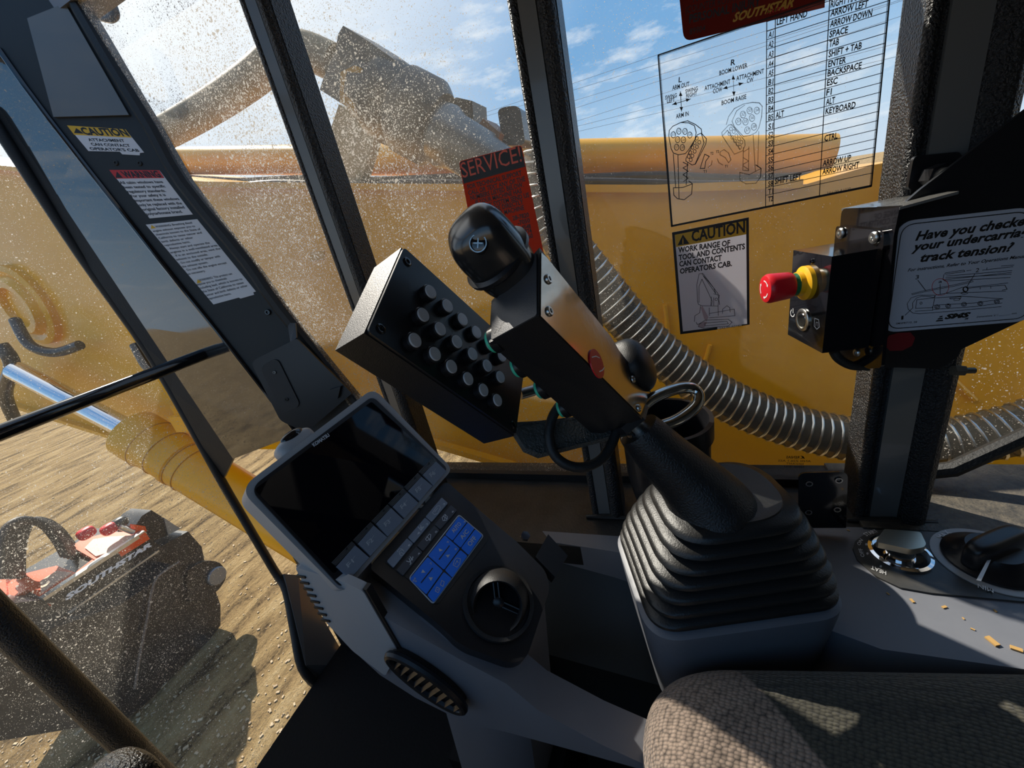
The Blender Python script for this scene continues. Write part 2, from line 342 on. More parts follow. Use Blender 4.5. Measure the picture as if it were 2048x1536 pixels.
def glyphs(s, off, shear):
    key = (s, off, shear)
    if key not in _tc:
        cu = bpy.data.curves.new('t', 'FONT'); cu.body = s; cu.offset = off; cu.shear = shear; cu.resolution_u = 2
        ob = bpy.data.objects.new('t', cu); COL.objects.link(ob); bpy.context.view_layer.update()
        me = bpy.data.meshes.new_from_object(ob.evaluated_get(bpy.context.evaluated_depsgraph_get()))
        vs_ = [v.co.copy() for v in me.vertices]; fs = [tuple(p.vertices) for p in me.polygons]
        bpy.data.objects.remove(ob); bpy.data.curves.remove(cu); bpy.data.meshes.remove(me); _tc[key] = (vs_, fs)
    return _tc[key]
def T(bm, fr, s, p0, p1, h, bold=.012, shear=0, lift=.0006):     # lettering from p0 to p1 (baseline, photo pixels), h = cap height in pixels or an up vector
    vs_, fs = glyphs(s, bold, shear)
    if not vs_: return
    x0 = min(v.x for v in vs_); x1 = max(v.x for v in vs_)
    a, b = fr.at(p0, lift), fr.at(p1, lift); ex = b - a
    if isinstance(h, tuple): ey = fr.at((p0[0] + h[0], p0[1] + h[1]), lift) - a
    else:
        ey = fr.n.cross(ex).normalized() * h * ((a - CAM).dot(cz) / F0)
        up = fr.at((p0[0], p0[1] - h), lift) - a
        if ey.dot(up) < 0: ey = -ey
    new = [bm.verts.new(a + ex * ((v.x - x0) / (x1 - x0)) + ey * (v.y / .69)) for v in vs_]
    for f in fs:
        try: bm.faces.new([new[i] for i in f])
        except ValueError: pass
def zz(f, pts): return [f(*p) for p in pts]
def screw(parent, o, n, r=.004, m=None, h=.0025, name='screw'):
    b = B(); lathe(b, o, n, [(0, 0), (r, 0), (r, h * .5), (r * .8, h), (r * .45, h), (r * .4, h * .3), (0, h * .3)], 18)
    return mk(name, b, m or STEEL, parent, True)
# ================================================================== SETTING
X_W = .80
# ground
b = B(); abox(b, (-60, -60, -.3), (220, 220, 0)); st(mk('ground', b, GROUND))
# cab floor, roof, walls
b = B(); abox(b, P(-.42, -.95, -1.26), P(.62, 1.1, -1.2)); st(mk('floor', b, FLOORM))
b = B(); abox(b, P(-.46, -.95, .62), P(.86, .8, .7)); abox(b, P(-.46, 1.4, .62), P(.86, 1.47, .66)); abox(b, P(.79, .8, .62), P(.86, 1.4, .66)); abox(b, P(-.46, .8, .62), P(-.42, 1.4, .66)); st(mk('ceiling', b, GREY))
b = B(); abox(b, P(-.42, .8, .64), P(.79, 1.4, .646)); st(mk('window_added', b, CLEAR))  # unseen roof pane added, ceiling cut back, so sun reaches the keypad
b = B(); abox(b, P(-.46, -1.0, -1.2), P(.86, -.95, .62)); st(mk('wall_rear', b, PANELC))
b = B(); abox(b, P(-.46, -.95, -1.2), P(-.42, 1.2, -.3)); abox(b, P(-.46, -.95, .45), P(-.42, 1.3, .62)); abox(b, P(-.46, -.95, -.3), P(-.42, -.25, .45)); abox(b, P(-.46, 1.15, -.3), P(-.42, 1.3, .45)); st(mk('wall_left', b, PANELC))
b = B(); abox(b, P(.62, -.95, -1.2), P(.7, 1.1, -.625)); st(mk('wall_right', b, PANELC))
# right-hand sill shelf
b = B(); abox(b, P(.58, -.3, -.66), P(.86, .9, -.612)); w1 = st(mk('trim_1', b, SILL, bev=.004))
b = B(); abox(b, P(.672, -.95, -.66), P(.86, -.3, -.606)); st(mk('trim_2', b, SILLD, bev=.004))
# window_1: dirty right-hand pane
def pane(name, front, off, m):
    bm = B(); prism(bm, front, off)
    bm.faces.ensure_lookup_table(); bm.faces[0].material_index = 1
    return st(mk(name, bm, None, mats=[CLEAR, m]))
zt, zb = .64, -.6
win = pane('window_1', [P(X_W, -.33, zb), P(X_W, 1.02, zb), P(X_W, 1.15, zt), P(X_W, -.33, zt)], Vector((.006, 0, 0)), GLASS_R)
b = B(); abox(b, P(.785, -.34, -.614), P(.82, .93, -.594)); mk('window_seal', b, RUB, win, bev=.004)
winb = pane('window_2', [P(X_W, -.9, -.45), P(X_W, -.345, -.58), P(X_W, -.345, zt), P(X_W, -.9, zt)], Vector((.006, 0, 0)), GLASS_B)
b = B(); tube(b, [P(.8, -.34, -.6), UX(1905, 938, .79), UX(2060, 868, .79), P(.79, -.95, -.36)], .014, 8); mk('window_seal', b, RUB, winb, True)
# windscreen (leans back towards its foot)
PROF = [(.62, 1.455), (.41, 1.44), (-.53, 1.39), (-.9, 1.31), (-1.2, 1.1)]
def yprof(z):
    for (z0, y0), (z1, y1) in zip(PROF, PROF[1:]):
        if z >= z1: return y0 + (y1 - y0) * (z0 - z) / (z0 - z1)
    return PROF[-1][1]
def UW(x, y, off=0.0):
    r = ray(x, y); lo, hi = .2, 6.0
    for _ in range(50):
        m_ = (lo + hi) / 2
        if m_ * r.y > yprof(m_ * r.z) - off: hi = m_
        else: lo = m_
    return CAM + r * lo
bm = B(); xr = [.70, .70, .70, .665, .5]
va = [bm.verts.new(P(-.42, y, z)) for z, y in PROF]; vb = [bm.verts.new(P(x, y, z)) for (z, y), x in zip(PROF, xr)]
va2 = [bm.verts.new(P(-.42, y + .006, z)) for z, y in PROF]; vb2 = [bm.verts.new(P(x, y + .006, z)) for (z, y), x in zip(PROF, xr)]
for i in range(4):
    f = bm.faces.new((va[i], vb[i], vb[i + 1], va[i + 1])); f.material_index = 1; bm.faces.new((va2[i], va2[i + 1], vb2[i + 1], vb2[i]))
    bm.faces.new((vb[i], vb2[i], vb2[i + 1], vb[i + 1])); bm.faces.new((va[i], va[i + 1], va2[i + 1], va2[i]))
bm.faces.new((va[0], va2[0], vb2[0], vb[0])); bm.faces.new((va[4], vb[4], vb2[4], va2[4]))
ws = st(mk('window_3', bm, None, mats=[CLEAR, GLASS_F]))
b = B(); sp = [UX(-30, 215, .70)] + [UW(*p, .0) for p in ((0, 262), (164, 513), (308, 720), (444, 963), (492, 1045), (548, 1140), (572, 1180), (588, 1260), (604, 1335), (640, 1378), (666, 1412), (664, 1450), (640, 1490), (575, 1560), (470, 1700))]
tube(b, smoothpts(sp, 4), .013, 10); mk('window_seal', b, RUB, ws, True)
# front-right corner post: windscreen seal land, smoked glossy face, decal panel, outer rubber
n_c = Vector((-.081, -.0366, .0122)).normalized(); o_c = P(.8, 1.088, .365)
def UC(p): return UP(p[0], p[1], o_c, n_c)
B0 = [(-60, 165), (0, 262), (164, 513), (308, 720), (444, 963)]
B1 = [(-60, 125), (0, 219), (171, 477), (342, 734), (466, 918)]
B2 = [(-60, 10), (0, 99), (99, 236), (325, 525), (468, 703), (640, 925)]
B3 = [(120, -50), (154, 3), (232, 137), (307, 260), (369, 369), (496, 525), (564, 621), (720, 810)]
def strip(bm, a, c, off):
    k = min(len(a), len(c)); A = [bm.verts.new(p) for p in a]; C_ = [bm.verts.new(p) for p in c]; A2 = [bm.verts.new(p + off) for p in a]; C2 = [bm.verts.new(p + off) for p in c]
    for i in range(k - 1):
        bm.faces.new((A[i], C_[i], C_[i + 1], A[i + 1])); bm.faces.new((A2[i], A2[i + 1], C2[i + 1], C2[i])); bm.faces.new((A[i], A[i + 1], A2[i + 1], A2[i])); bm.faces.new((C_[i], C2[i], C2[i + 1], C_[i + 1]))
    bm.faces.new((A[0], A2[0], C2[0], C_[0])); bm.faces.new((A[-1], C_[-1], C2[-1], A2[-1]))
def resamp(px, k):
    L_ = [0]
    for p, q in zip(px, px[1:]): L_.append(L_[-1] + math.dist(p, q))
    out = []
    for i in range(k):
        s = L_[-1] * i / (k - 1)
        for j in range(len(px) - 1):
            if s <= L_[j + 1] + 1e-6:
                t = (s - L_[j]) / (L_[j + 1] - L_[j]); out.append((px[j][0] + (px[j + 1][0] - px[j][0]) * t, px[j][1] + (px[j + 1][1] - px[j][1]) * t)); break
    return out
b = B(); l2 = [UC(p) for p in resamp(B2, 10)]; l3 = [UC(p) for p in resamp(B3, 10)]; strip(b, l2, l3, n_c * -.05); post = st(mk('trim_3', b, PANELC))
b = B(); strip(b, [UX(p[0], p[1], .712) for p in resamp(B1, 10)], [UX(p[0], p[1], .726) for p in resamp(B2[:-1] + [(598, 867)], 10)], Vector((.03, .0, 0))); mk('smoked_cover', b, MIRGREY, post)
b = B(); strip(b, [UX(p[0], p[1], .70) for p in resamp(B0, 10)], [UX(p[0], p[1], .714) for p in resamp(B1, 10)], Vector((.03, .02, 0))); mk('seal_land', b, RUB, post)
b = B(); tube(b, smoothpts([UC(p) + n_c * .004 for p in B3], 3), .016, 8); mk('edge_seal', b, RUB, post, True)
b = B(); tube(b, smoothpts([UC((p[0] + 0, p[1])) + n_c * .002 for p in B2[1:]], 3), .006, 8); mk('edge_bead', b, GLOSS, post, True)
# cover sheet of the post above the decals
b = B(); prism(b, [UC(p) + n_c * .006 for p in ((60, 40), (135, 10), (262, 232), (112, 236))][::-1], n_c * -.004); mk('upper_cover', b, STRIP, post)
# uprights of the side guard
def upright(name, ya, yb, x0, x1):
    bm = B(); abox(bm, P(x0 + .012, ya, -.612), P(x1, yb, .62)); o = st(mk(name, bm, PWD))
    wd = yb - ya
    bm = B(); abox(bm, P(x0 + .006, ya + wd * .42, -.61), P(x0 + .016, yb - wd * .2, .62)); mk('smooth_face', bm, STRIP, o)
    for yy, rr in ((yb - .006, .008), (ya + wd * .22, wd * .21)):
        bm = B(); tube(bm, [P(x0 + .012, yy, -.61), P(x0 + .012, yy, .0), P(x0 + .012, yy, .62)], rr, 12); mk('edge_trim', bm, PWD, o, True)
    bm = B(); tube(bm, [P(x0 + .004, ya - .012, -.608), P(x0 + .004, (ya + yb) / 2, -.607), P(x0 + .002, yb + .014, -.608)], [.004, .007, .004], 8); mk('weld_bead', bm, STEEL if name == 'trim_x' else SILL, o, True)
    return o
upright('trim_4', .540, .594, .66, .72)
upright('trim_5', .103, .1655, .66, .72)
upright('trim_6', -.395, -.297, .69, .76)
# dark upright in front of the windscreen, close to the eye line
b = B(); tube(b, [P(.174, 1.285, .6), P(.174, 1.285, .0), P(.176, 1.285, -.5), P(.18, 1.27, -1.15)], .028, 18); st(mk('trim_7', b, PWD, smooth=True))
# glossy cheek below the windscreen corner
b = B(); prism(b, [UW(*p, .02) for p in ((568, 1148), (596, 1150), (700, 1330), (770, 1440), (670, 1405), (612, 1330))], Vector((0, .03, -.01))); st(mk('trim_8', b, STRIP))
b = B(); prism(b, [UW(*p, .03) for p in ((672, 1410), (760, 1400), (900, 1600), (575, 1600), (660, 1470))], Vector((0, .03, -.02))); st(mk('trim_9', b, FLOORM))
# ================================================================== WINDSCREEN BAR, LEVER
b = B(); a_, c_ = UY(-40, 881, 1.19), UY(352, 730, 1.19); tube(b, [a_, (a_ + c_) / 2, c_ + (c_ - a_).normalized() * .075], .0155, 20)
tag(mk('grab_bar', b, GLOSS, smooth=True), 'polished black round bar running across the windscreen to the corner post', 'bar')
kn = thing('travel_lever', 'black pebbled lever knob at the lower left corner of the view', 'lever', P(.1, .78, -1.2))
b = B(); sell(b, U(240, 1590, .56), (Vector((.044, 0, 0)), Vector((0, .05, 0)), Vector((0, .0, .05))), .7, .8); mk('knob', b, mat('pebbled_black_leather', (.012, .012, .012), .3, bump=(230, .9, .006)), kn, True)
b = B(); tube(b, [U(240, 1590, .56) + Vector((0, 0, -.04)), P(.1, .78, -1.0), P(.1, .78, -1.2)], .012, 12); mk('shaft', b, GLOSS, kn, True)
# ================================================================== DECALS
def decal(name, fr, px, m, label, cat='decal', thick=.0005, round_px=0, group=None):
    bm = B(); q = [fr.at(p, thick) for p in px]
    if round_px: q = rounded(q, round_px)
    prism(bm, q, fr.n * -thick * .9); return tag(mk(name, bm, m), label, cat, group)
FW = Fr(P(X_W - .0004, 0, 0), (0, -1, 0), (-1, 0, 0))
# --- joystick chart on clear film
CT = [(1317.2, 111), (1343.7, 452), (1741.6, 372), (1782, -45)]
ch = decal('joystick_chart', FW, CT, FILM, 'clear film chart of joystick buttons with a long table, on the side window')
ch_b = B()
qTL, qBL, qBR, qTR = [FW.at(p, .0006) for p in CT]
stroke(ch_b, FW, CT, 4.2, close=True)
def bil(u, v): return qTL.lerp(qTR, u).lerp(qBL.lerp(qBR, u), v)
def seg3(bm, a, b_, wd, n):
    d = (b_ - a).normalized(); s = n.cross(d) * wd / 2; bm.faces.new([bm.verts.new(x) for x in (a - s, b_ - s, b_ + s, a + s)])
def px_uv(p):
    q = FW.at(p, .0006); e = qTR - qTL; f = qBL - qTL; d = q - qTL
    aa, bb, cc = e.dot(e), e.dot(f), f.dot(f); de, df = d.dot(e), d.dot(f); dt = aa * cc - bb * bb
    return ((de * cc - df * bb) / dt, (df * aa - de * bb) / dt)
ut = px_uv(c3(804, 500))[0]; um = px_uv(c3(1085, 500))[0]; uc = px_uv(c3(843, 500))[0]
codes = ['A1', 'A2', 'A3', 'A4', 'A5', 'B1', 'B2', 'B3', 'B4', 'B5', 'S1', 'S2', 'S3', 'S4', 'S5', 'S6', 'S7', 'S8', 'T1', 'T2']
ys = [183, 230, 278, 324, 368, 412, 455, 498, 540, 582, 625, 666, 707, 746, 787, 825, 864, 902, 938, 975]
v_top = px_uv(c3(805, 105))[1]
for uu in (ut, uc, um): seg3(ch_b, bil(uu, v_top if uu != um else .0), bil(uu, 1), .0011, FW.n)
for y in [105, 152] + [y + 10 for y in ys[:-1]]: seg3(ch_b, bil(ut, px_uv(c3(805, y))[1]), bil(1, px_uv(c3(805, y))[1]), .0009, FW.n)
for s, y in zip(codes, ys): T(ch_b, FW, s, c3(812, y), c3(836, y - 5), 9.5, .025)
for s, p, q in [('LEFT HAND', (853, 122), (1000, 80)), ('RIGHT HAND', (1113, 37), (1275, -8)), ('ARROW LEFT', (1112, 80), (1293, 32)), ('ARROW DOWN', (1110, 132), (1313, 76)), ('SPACE', (1107, 182), (1196, 158)), ('TAB', (1105, 228), (1153, 215)),
                ('SHIFT + TAB', (1103, 277), (1263, 234)), ('ENTER', (1101, 325), (1187, 303)), ('BACKSPACE', (1098, 370), (1262, 330)), ('ESC', (1095, 415), (1146, 403)), ('F1', (1092, 462), (1118, 456)), ('ALT', (1090, 508), (1134, 497)),
                ('KEYBOARD', (1088, 552), (1233, 520)), ('CTRL', (1083, 683), (1147, 668)), ('ARROW UP', (1075, 803), (1211, 776)), ('ARROW RIGHT', (1073, 843), (1250, 809)), ('ALT', (848, 572), (888, 562)), ('SHIFT LEFT', (844, 890), (972, 865))]:
    T(ch_b, FW, s, c3(*p), c3(*q), 10.5, .028)
T(ch_b, FW, '2A6-00-A1020', c3(1095, 940), c3(1210, 918), 5, 0)
for s, p, q, h in [('L', (250, 460), (278, 455), 9), ('ARM OUT', (195, 528), (345, 492), 8), ('SWING', (133, 612), (235, 588), 7), ('LEFT', (150, 642), (220, 624), 7), ('SWING', (310, 557), (420, 528), 7), ('RIGHT', (318, 594), (413, 570), 7), ('ARM IN', (228, 778), (340, 750), 8),
                   ('R', (708, 312), (748, 303), 10), ('BOOM LOWER', (608, 398), (855, 328), 8), ('ATTACHMENT', (478, 532), (705, 470), 8), ('CCW', (552, 558), (633, 536), 8), ('ATTACHMENT', (757, 445), (1000, 378), 8), ('CW', (850, 467), (908, 450), 8), ('BOOM RAISE', (628, 660), (845, 602), 8),
                   ('T2', (528, 1097), (556, 1092), 5), ('T2', (578, 1082), (606, 1077), 5), ('T1', (468, 1255), (495, 1250), 5), ('T1', (655, 1210), (682, 1205), 5)]:
    T(ch_b, FW, s, e5(*p), e5(*q), h * .92, .022)
LJ = [[(165, 930), (170, 880), (200, 845), (270, 812), (340, 815), (390, 840), (405, 900), (395, 960), (340, 1050), (310, 1085), (250, 1095), (205, 1080), (185, 1040), (165, 930)], [(270, 812), (330, 797), (400, 830), (450, 870), (455, 905)], [(205, 1090), (225, 1380)], [(245, 1100), (255, 1480)],
      [(330, 1165), (318, 1360)], [(290, 1160), (335, 1185), (290, 1210), (335, 1240), (290, 1270), (335, 1300), (295, 1330)], [(205, 1385), (210, 1450), (240, 1480), (300, 1490), (365, 1440), (372, 1350), (340, 1325)], [(205, 1385), (290, 1382), (372, 1350)],
      [(415, 920), (450, 905), (495, 955), (490, 1000), (400, 1175), (370, 1185), (315, 1150), (315, 1130), (415, 920)], [(450, 905), (475, 990), (395, 1180)], [(480, 1090), (440, 1215), (480, 1215), (490, 1150), (520, 1110), (480, 1090)], [(545, 1145), (540, 1180), (510, 1208)]]
RJ = [[(670, 830), (690, 760), (740, 690), (820, 650), (900, 635), (960, 640), (985, 670), (980, 760), (955, 860), (930, 900), (880, 925), (820, 935), (740, 850), (720, 800), (760, 710), (830, 660)], [(630, 900), (690, 835), (715, 830), (830, 970), (835, 1010), (815, 1060), (740, 1090), (635, 930), (630, 900)],
      [(640, 925), (680, 880), (790, 1050)], [(955, 890), (945, 1200)], [(905, 920), (925, 1240)], [(820, 1030), (815, 1230), (865, 1235), (868, 1025)], [(820, 1070), (868, 1040)], [(818, 1120), (866, 1150)], [(816, 1180), (866, 1150)], [(816, 1190), (866, 1225)],
      [(788, 1250), (790, 1320), (840, 1350), (930, 1345), (970, 1290), (975, 1215), (930, 1185)], [(788, 1250), (870, 1270), (975, 1215)], [(615, 1070), (650, 1050), (690, 1080), (710, 1140), (690, 1165), (660, 1120), (615, 1095), (615, 1070)], [(590, 1130), (605, 1165), (640, 1185)]]
for pl in LJ + RJ: stroke(ch_b, FW, zz(e5, pl), 1.4)
for i, (x, y) in enumerate([(205, 920), (253, 888), (307, 890), (349, 922), (242, 962), (293, 964), (233, 1029), (284, 1032)]):
    stroke(ch_b, FW, zz(e5, circ((x, y), 20, 14, 27)), 1.2, close=True); T(ch_b, FW, 'S%d' % (i + 1), e5(x - 12, y + 10), e5(x + 12, y + 7), 4.5, 0)
for i, (x, y) in enumerate([(776, 803), (816, 742), (875, 707), (938, 707), (838, 805), (895, 773), (854, 880), (912, 850)]):
    stroke(ch_b, FW, zz(e5, circ((x, y), 24, 14, 30)), 1.2, close=True); T(ch_b, FW, 'S%d' % (i + 1), e5(x - 14, y + 11), e5(x + 14, y + 7), 5, 0)
for x, y in [(410, 950), (432, 985), (392, 990), (412, 1025), (372, 1030), (392, 1065), (352, 1075), (372, 1105), (340, 1110), (358, 1140), (710, 868), (735, 892), (697, 912), (722, 942), (758, 928), (782, 955), (745, 972), (768, 1000), (802, 985), (790, 1028)]:
    stroke(ch_b, FW, zz(e5, circ((x, y), 13, 10, 17)), 1.1, close=True)
def arrow(bm, fr, a, c, wpx, hd):
    stroke(bm, fr, [a, c], wpx)
    for p, q in ((a, c), (c, a)):
        d = math.dist(p, q); ux_, uy_ = (q[0] - p[0]) / d, (q[1] - p[1]) / d
        poly(bm, fr, [p, (p[0] + ux_ * hd - uy_ * hd * .4, p[1] + uy_ * hd + ux_ * hd * .4), (p[0] + ux_ * hd + uy_ * hd * .4, p[1] + uy_ * hd - ux_ * hd * .4)], .0006, .0001)
for a, c in (((267, 540), (277, 715)), ((195, 655), (355, 605)), ((730, 395), (737, 580)), ((640, 515), (818, 465))): arrow(ch_b, FW, e5(*a), e5(*c), 1.2, 9)
mk('printing', ch_b, INK, ch)
# --- maroon decal above the chart
rd = decal('warning_decal', FW, [c3(*p) for p in ((360, -250), (405, 202), (1085, 36), (1105, -400))], VINYLM, 'maroon rectangular warning decal cut off by the top of the picture', round_px=[0, .012, 0, 0])
b = B()
for s, p, q, h in [('NOT CLEAR', (450, 12), (640, -38), 11), ('(COUNTER ROTATION', (413, 66), (720, -10), 11), ('89904', (432, 168), (508, 150), 10)]: T(b, FW, s, c3(*p), c3(*q), h, .004)
T(b, FW, 'PERSONAL INJURY', c3(430, 112), c3(775, 25), 13, .03)
mk('printing', b, INK, rd)
b = B(); T(b, FW, 'SOUTHSTAR', c3(640, 106), c3(935, 30), 13, .04, .4); mk('logo', b, GOLDP, rd)
b = B(); T(b, FW, 'EQUIPMENT', c3(800, 68), c3(930, 38), 6, .02, .4); mk('logo_subtitle', b, DECR, rd)
# --- caution decal on the side window
cd = decal('caution_decal', FW, [d2(*p) for p in ((1515, 222), (1572, 917), (2045, 850), (2040, 118))], VINYLW, 'white caution decal with excavator drawing, low on the side window')
b = B()
for q in (((1515, 222), (2040, 118), (2022, 140), (1534, 238)), ((2040, 118), (2045, 850), (2028, 846), (2022, 140)), ((1515, 222), (1534, 238), (1590, 898), (1572, 917)), ((1590, 898), (1825, 868), (1825, 885), (1572, 917)), ((1990, 850), (2028, 846), (2045, 850), (1990, 860))): poly(b, FW, zz(d2, q), .0007, .0002)
mk('black_border', b, INK, cd)
b = B(); poly(b, FW, [d2(*p) for p in ((1534, 238), (1543, 322), (2024, 234), (2022, 140))], .0007, .0002); mk('yellow_band', b, DECY, cd)
b = B(); T(b, FW, 'CAUTION', d2(1650, 284), d2(2014, 218), 20, .03, lift=.0009)
for s, p, q in [('WORK RANGE OF', (1558, 360), (1912, 310)), ('TOOL AND CONTENTS', (1562, 412), (2014, 334)), ('CAN CONTACT', (1566, 455), (1855, 412)), ('OPERATORS CAB.', (1570, 504), (1925, 450))]: T(b, FW, s, d2(*p), d2(*q), 10, .035, lift=.0009)
poly(b, FW, zz(d2, [(1553, 310), (1634, 298), (1590, 236)]), .0009, .0001)
T(b, FW, '2A6-00-A0140', d2(1840, 884), d2(1985, 864), 4.5, 0, lift=.0009)
for pl in [[(1690, 690), (1685, 580), (1700, 505), (1725, 500), (1830, 640), (1840, 715)], [(1730, 520), (1815, 640), (1800, 600), (1720, 505)], [(1700, 700), (1700, 590), (1720, 540), (1790, 690), (1785, 720)], [(1690, 690), (1695, 712), (1720, 722), (1830, 724), (1832, 790)], [(1668, 830), (1672, 790), (1705, 770), (1710, 722)],
           [(1770, 790), (1770, 735)], [(1785, 660), (1780, 720)], [(1800, 665), (1800, 720)], [(1860, 775), (1862, 745), (1890, 722), (1910, 735), (1912, 765)], [(1770, 775), (1940, 745), (1945, 790), (1770, 805)], [(1680, 835), (1690, 850), (1720, 835)], [(1700, 850), (1740, 820), (1900, 815), (1925, 835), (1900, 860), (1730, 875), (1695, 865), (1700, 850)], [(1740, 840), (1890, 828), (1900, 845), (1740, 860), (1740, 840)], [(1830, 722), (1838, 650), (1800, 640)]]: stroke(b, FW, zz(d2, pl), .9, .0009)
stroke(b, FW, zz(d2, circ((1818, 678), 9)), .9, .0009, True)
mk('printing', b, INK, cd)
b = B(); poly(b, FW, zz(d2, [(1712, 735), (1722, 722), (1765, 800), (1750, 830), (1735, 810)]), .0008, .0001); poly(b, FW, zz(d2, [(1697, 868), (1700, 850), (1735, 828), (1755, 835), (1735, 872)]), .0008, .0001); mk('drawing_tint', b, PINK, cd)
b = B(); poly(b, FW, zz(d2, [(1590, 256), (1594, 286), (1586, 286)]), .0011, .0001); poly(b, FW, zz(d2, circ((1590, 294), 5, 8)), .0011, .0001); mk('exclamation_mark', b, DECY, cd)
# --- orange service decal
sv = decal('service_decal', FW, [c2(*p) for p in ((1222, 945), (1345, 1600), (1735, 1560), (1588, 848))], VINYLO, 'orange red service decal with black heading, beside the side window upright', round_px=[.006, 0, 0, .006])
b = B(); q = [FW.at(c2(*p), .0008) for p in ((1226, 948), (1250, 1075), (1610, 975), (1584, 852))]; prism(b, rounded(q, [.005, 0, 0, .005]), FW.n * -.0002); mk('heading_band', b, INK, sv)
b = B(); T(b, FW, 'SERVICE!', c2(1246, 1042), c2(1592, 944), 27, 0, lift=.001); mk('heading', b, DECO, sv)
b = B()
for s, p, q in [('FOR TECHNICAL SUPPORT', (1275, 1108), (1592, 1024)), ('CALL OR TEXT ANY OF THE', (1280, 1142), (1612, 1058)), ('NUMBERS LISTED BELOW.', (1292, 1172), (1602, 1092)), ('IF YOUR MACHINE HAS', (1322, 1198), (1592, 1128)), ('STARTRAX SYSTEM SEND US', (1292, 1240), (1636, 1152)), ('A MESSAGE DIRECTLY', (1335, 1262), (1602, 1192)), ('FROM THE MACHINE', (1360, 1288), (1606, 1226)),
                ('28-7820', (1538, 1290), (1634, 1268)), ('-7050', (1568, 1318), (1640, 1300)), ('4548', (1592, 1346), (1645, 1334)), ('774', (1612, 1370), (1650, 1361)), ('60', (1630, 1396), (1657, 1390))]: T(b, FW, s, c2(*p), c2(*q), 8, .03)
mk('printing', b, INK, sv)
# --- etched maker's mark, mirrored
gm_ = B(); cw = crop(1500, 800, .26758)
T(gm_, FW, 'RENIAS', cw(368, 438), cw(270, 436), 6, .02, lift=.0002)
for s, y, x0, x1 in (('ANSI Z26.1 AS5', 460, 455, 210), ('RENCRAFT', 482, 400, 270), ('12mm  10S1', 502, 400, 258)): T(gm_, FW, s, cw(x0, y + 4), cw(x1, y), 4.5, .01, lift=.0002)
poly(gm_, FW, zz(cw, [(373, 440), (392, 428), (376, 416), (398, 420), (412, 440), (392, 436)]), .0002, .0001)
tag(mk('etched_glass_mark', gm_, INK), 'small black mirrored maker mark etched low on the side window', 'marking')
# --- three decals on the corner post panel
FC = Fr(o_c, UC((840, 480)) - UC((455, 460)) if False else UC(e4(590, 150)) - UC(e4(130, 118)), n_c)
def q4(px): return [e4(*p) for p in px]
s1 = decal('caution_decal', FC, q4([(130, 118), (295, 315), (535, 320), (555, 340), (690, 348), (690, 330), (722, 326), (580, 148)]), DECW, 'small caution decal with yellow heading, topmost on the dark corner post', thick=.0008)
b = B(); poly(b, FC, q4([(130, 118), (185, 190), (628, 212), (580, 148)]), .0011, .0003); mk('yellow_band', b, DECY, s1)
b = B(); T(b, FC, 'CAUTION', e4(262, 188), e4(612, 200), (-11, -14), .04, lift=.0013)
poly(b, FC, q4([(185, 176), (262, 182), (200, 138)]), .0013, .0001)
for s, p, q in [('ATTACHMENT', (300, 238), (578, 246)), ('CAN CONTACT', (322, 272), (620, 284)), ("OPERATOR'S CAB", (312, 306), (690, 320))]: T(b, FC, s, e4(*p), e4(*q), (-4.2, -5.4), .03, lift=.0011)
mk('printing', b, INK, s1)
s2 = decal('warning_decal', FC, q4([(455, 460), (765, 832), (1097, 802), (840, 462)]), DECW, 'white decal with red warning heading about cab windows, second on the corner post', thick=.0008)
b = B(); poly(b, FC, q4([(455, 460), (507, 527), (878, 522), (838, 462)]), .0011, .0003); mk('red_band', b, DECR, s2)
b = B(); T(b, FC, 'WARNING', e4(575, 518), e4(858, 514), (-10, -12), .04, lift=.0013); poly(b, FC, q4([(505, 520), (560, 520), (512, 472)]), .0013, .0001)
LN = ['All cabin windows have', 'been tested to specific', 'regulatory standards.', 'For your safety it is', 'important these windows', 'only be replaced with the', 'original factory installed', 'polycarbonate brand.']
RX = [(872, 560), (890, 594), (893, 628), (893, 660), (996, 690), (1018, 724), (1037, 755), (1022, 788)]
for i, s in enumerate(LN): T(b, FC, s, e4(543 + 29 * i, 568 + 34.3 * i), e4(*RX[i]), (-4.2, -5.2), .025, lift=.0011)
mk('printing', b, INK, s2)
s3 = decal('warning_decal', FC, q4([(735, 880), (1255, 1493), (1450, 1440), (1462, 1448), (1568, 1418), (1560, 1400), (1582, 1394), (1130, 838)]), DECW, 'tall white decal of dense black warning text, lowest on the corner post', thick=.0008)
b = B(); LN = ['WARNING: Breathing diesel', 'engine exhaust exposes you to', 'chemicals known to the State of', 'California to cause cancer and', 'birth defects or other', 'reproductive harm.', '- Always start and operate the', 'engines in a well-ventilated area.', '- If in an enclosed area, vent the', 'exhaust to the outside.', '- Do not modify or tamper with', 'the exhaust system.', '- Do not idle the engine except', 'as necessary.', '', 'WARNING: This product can', 'expose you to chemicals', 'including lead, which is known to', 'the State of California to cause', 'cancer and birth defects or other', 'reproductive harm.']
for i, s in enumerate(LN):
    if not s: continue
    x, y = 772 + 22.4 * i, 910 + 27.4 * i; k = len(s) / 33.0; f = i / 20; dx, dy = (370 - 50 * f), (-44 - 34 * f)
    if s.startswith('WARN'): x += 42; y -= 6
    T(b, FC, s, e4(x, y), e4(x + dx * k, y + dy * k), (-3.1, -3.9), .015, lift=.0011)
mk('printing', b, INK, s3)
for q in ([(775, 912), (815, 906), (778, 882)], [(1128, 1333), (1166, 1322), (1132, 1300)]):
    b = B(); poly(b, FC, q4(q), .0011, .0001); mk('warning_triangle', b, DECY, s3)
for p in ((508, 407), (690, 410)): screw(post, UC(e4(*p)), n_c, .006, PANELC, name='rivet')
screw(post, UC(c5(1570, 510)), n_c, .008, GLOSS, .006, 'bolt')
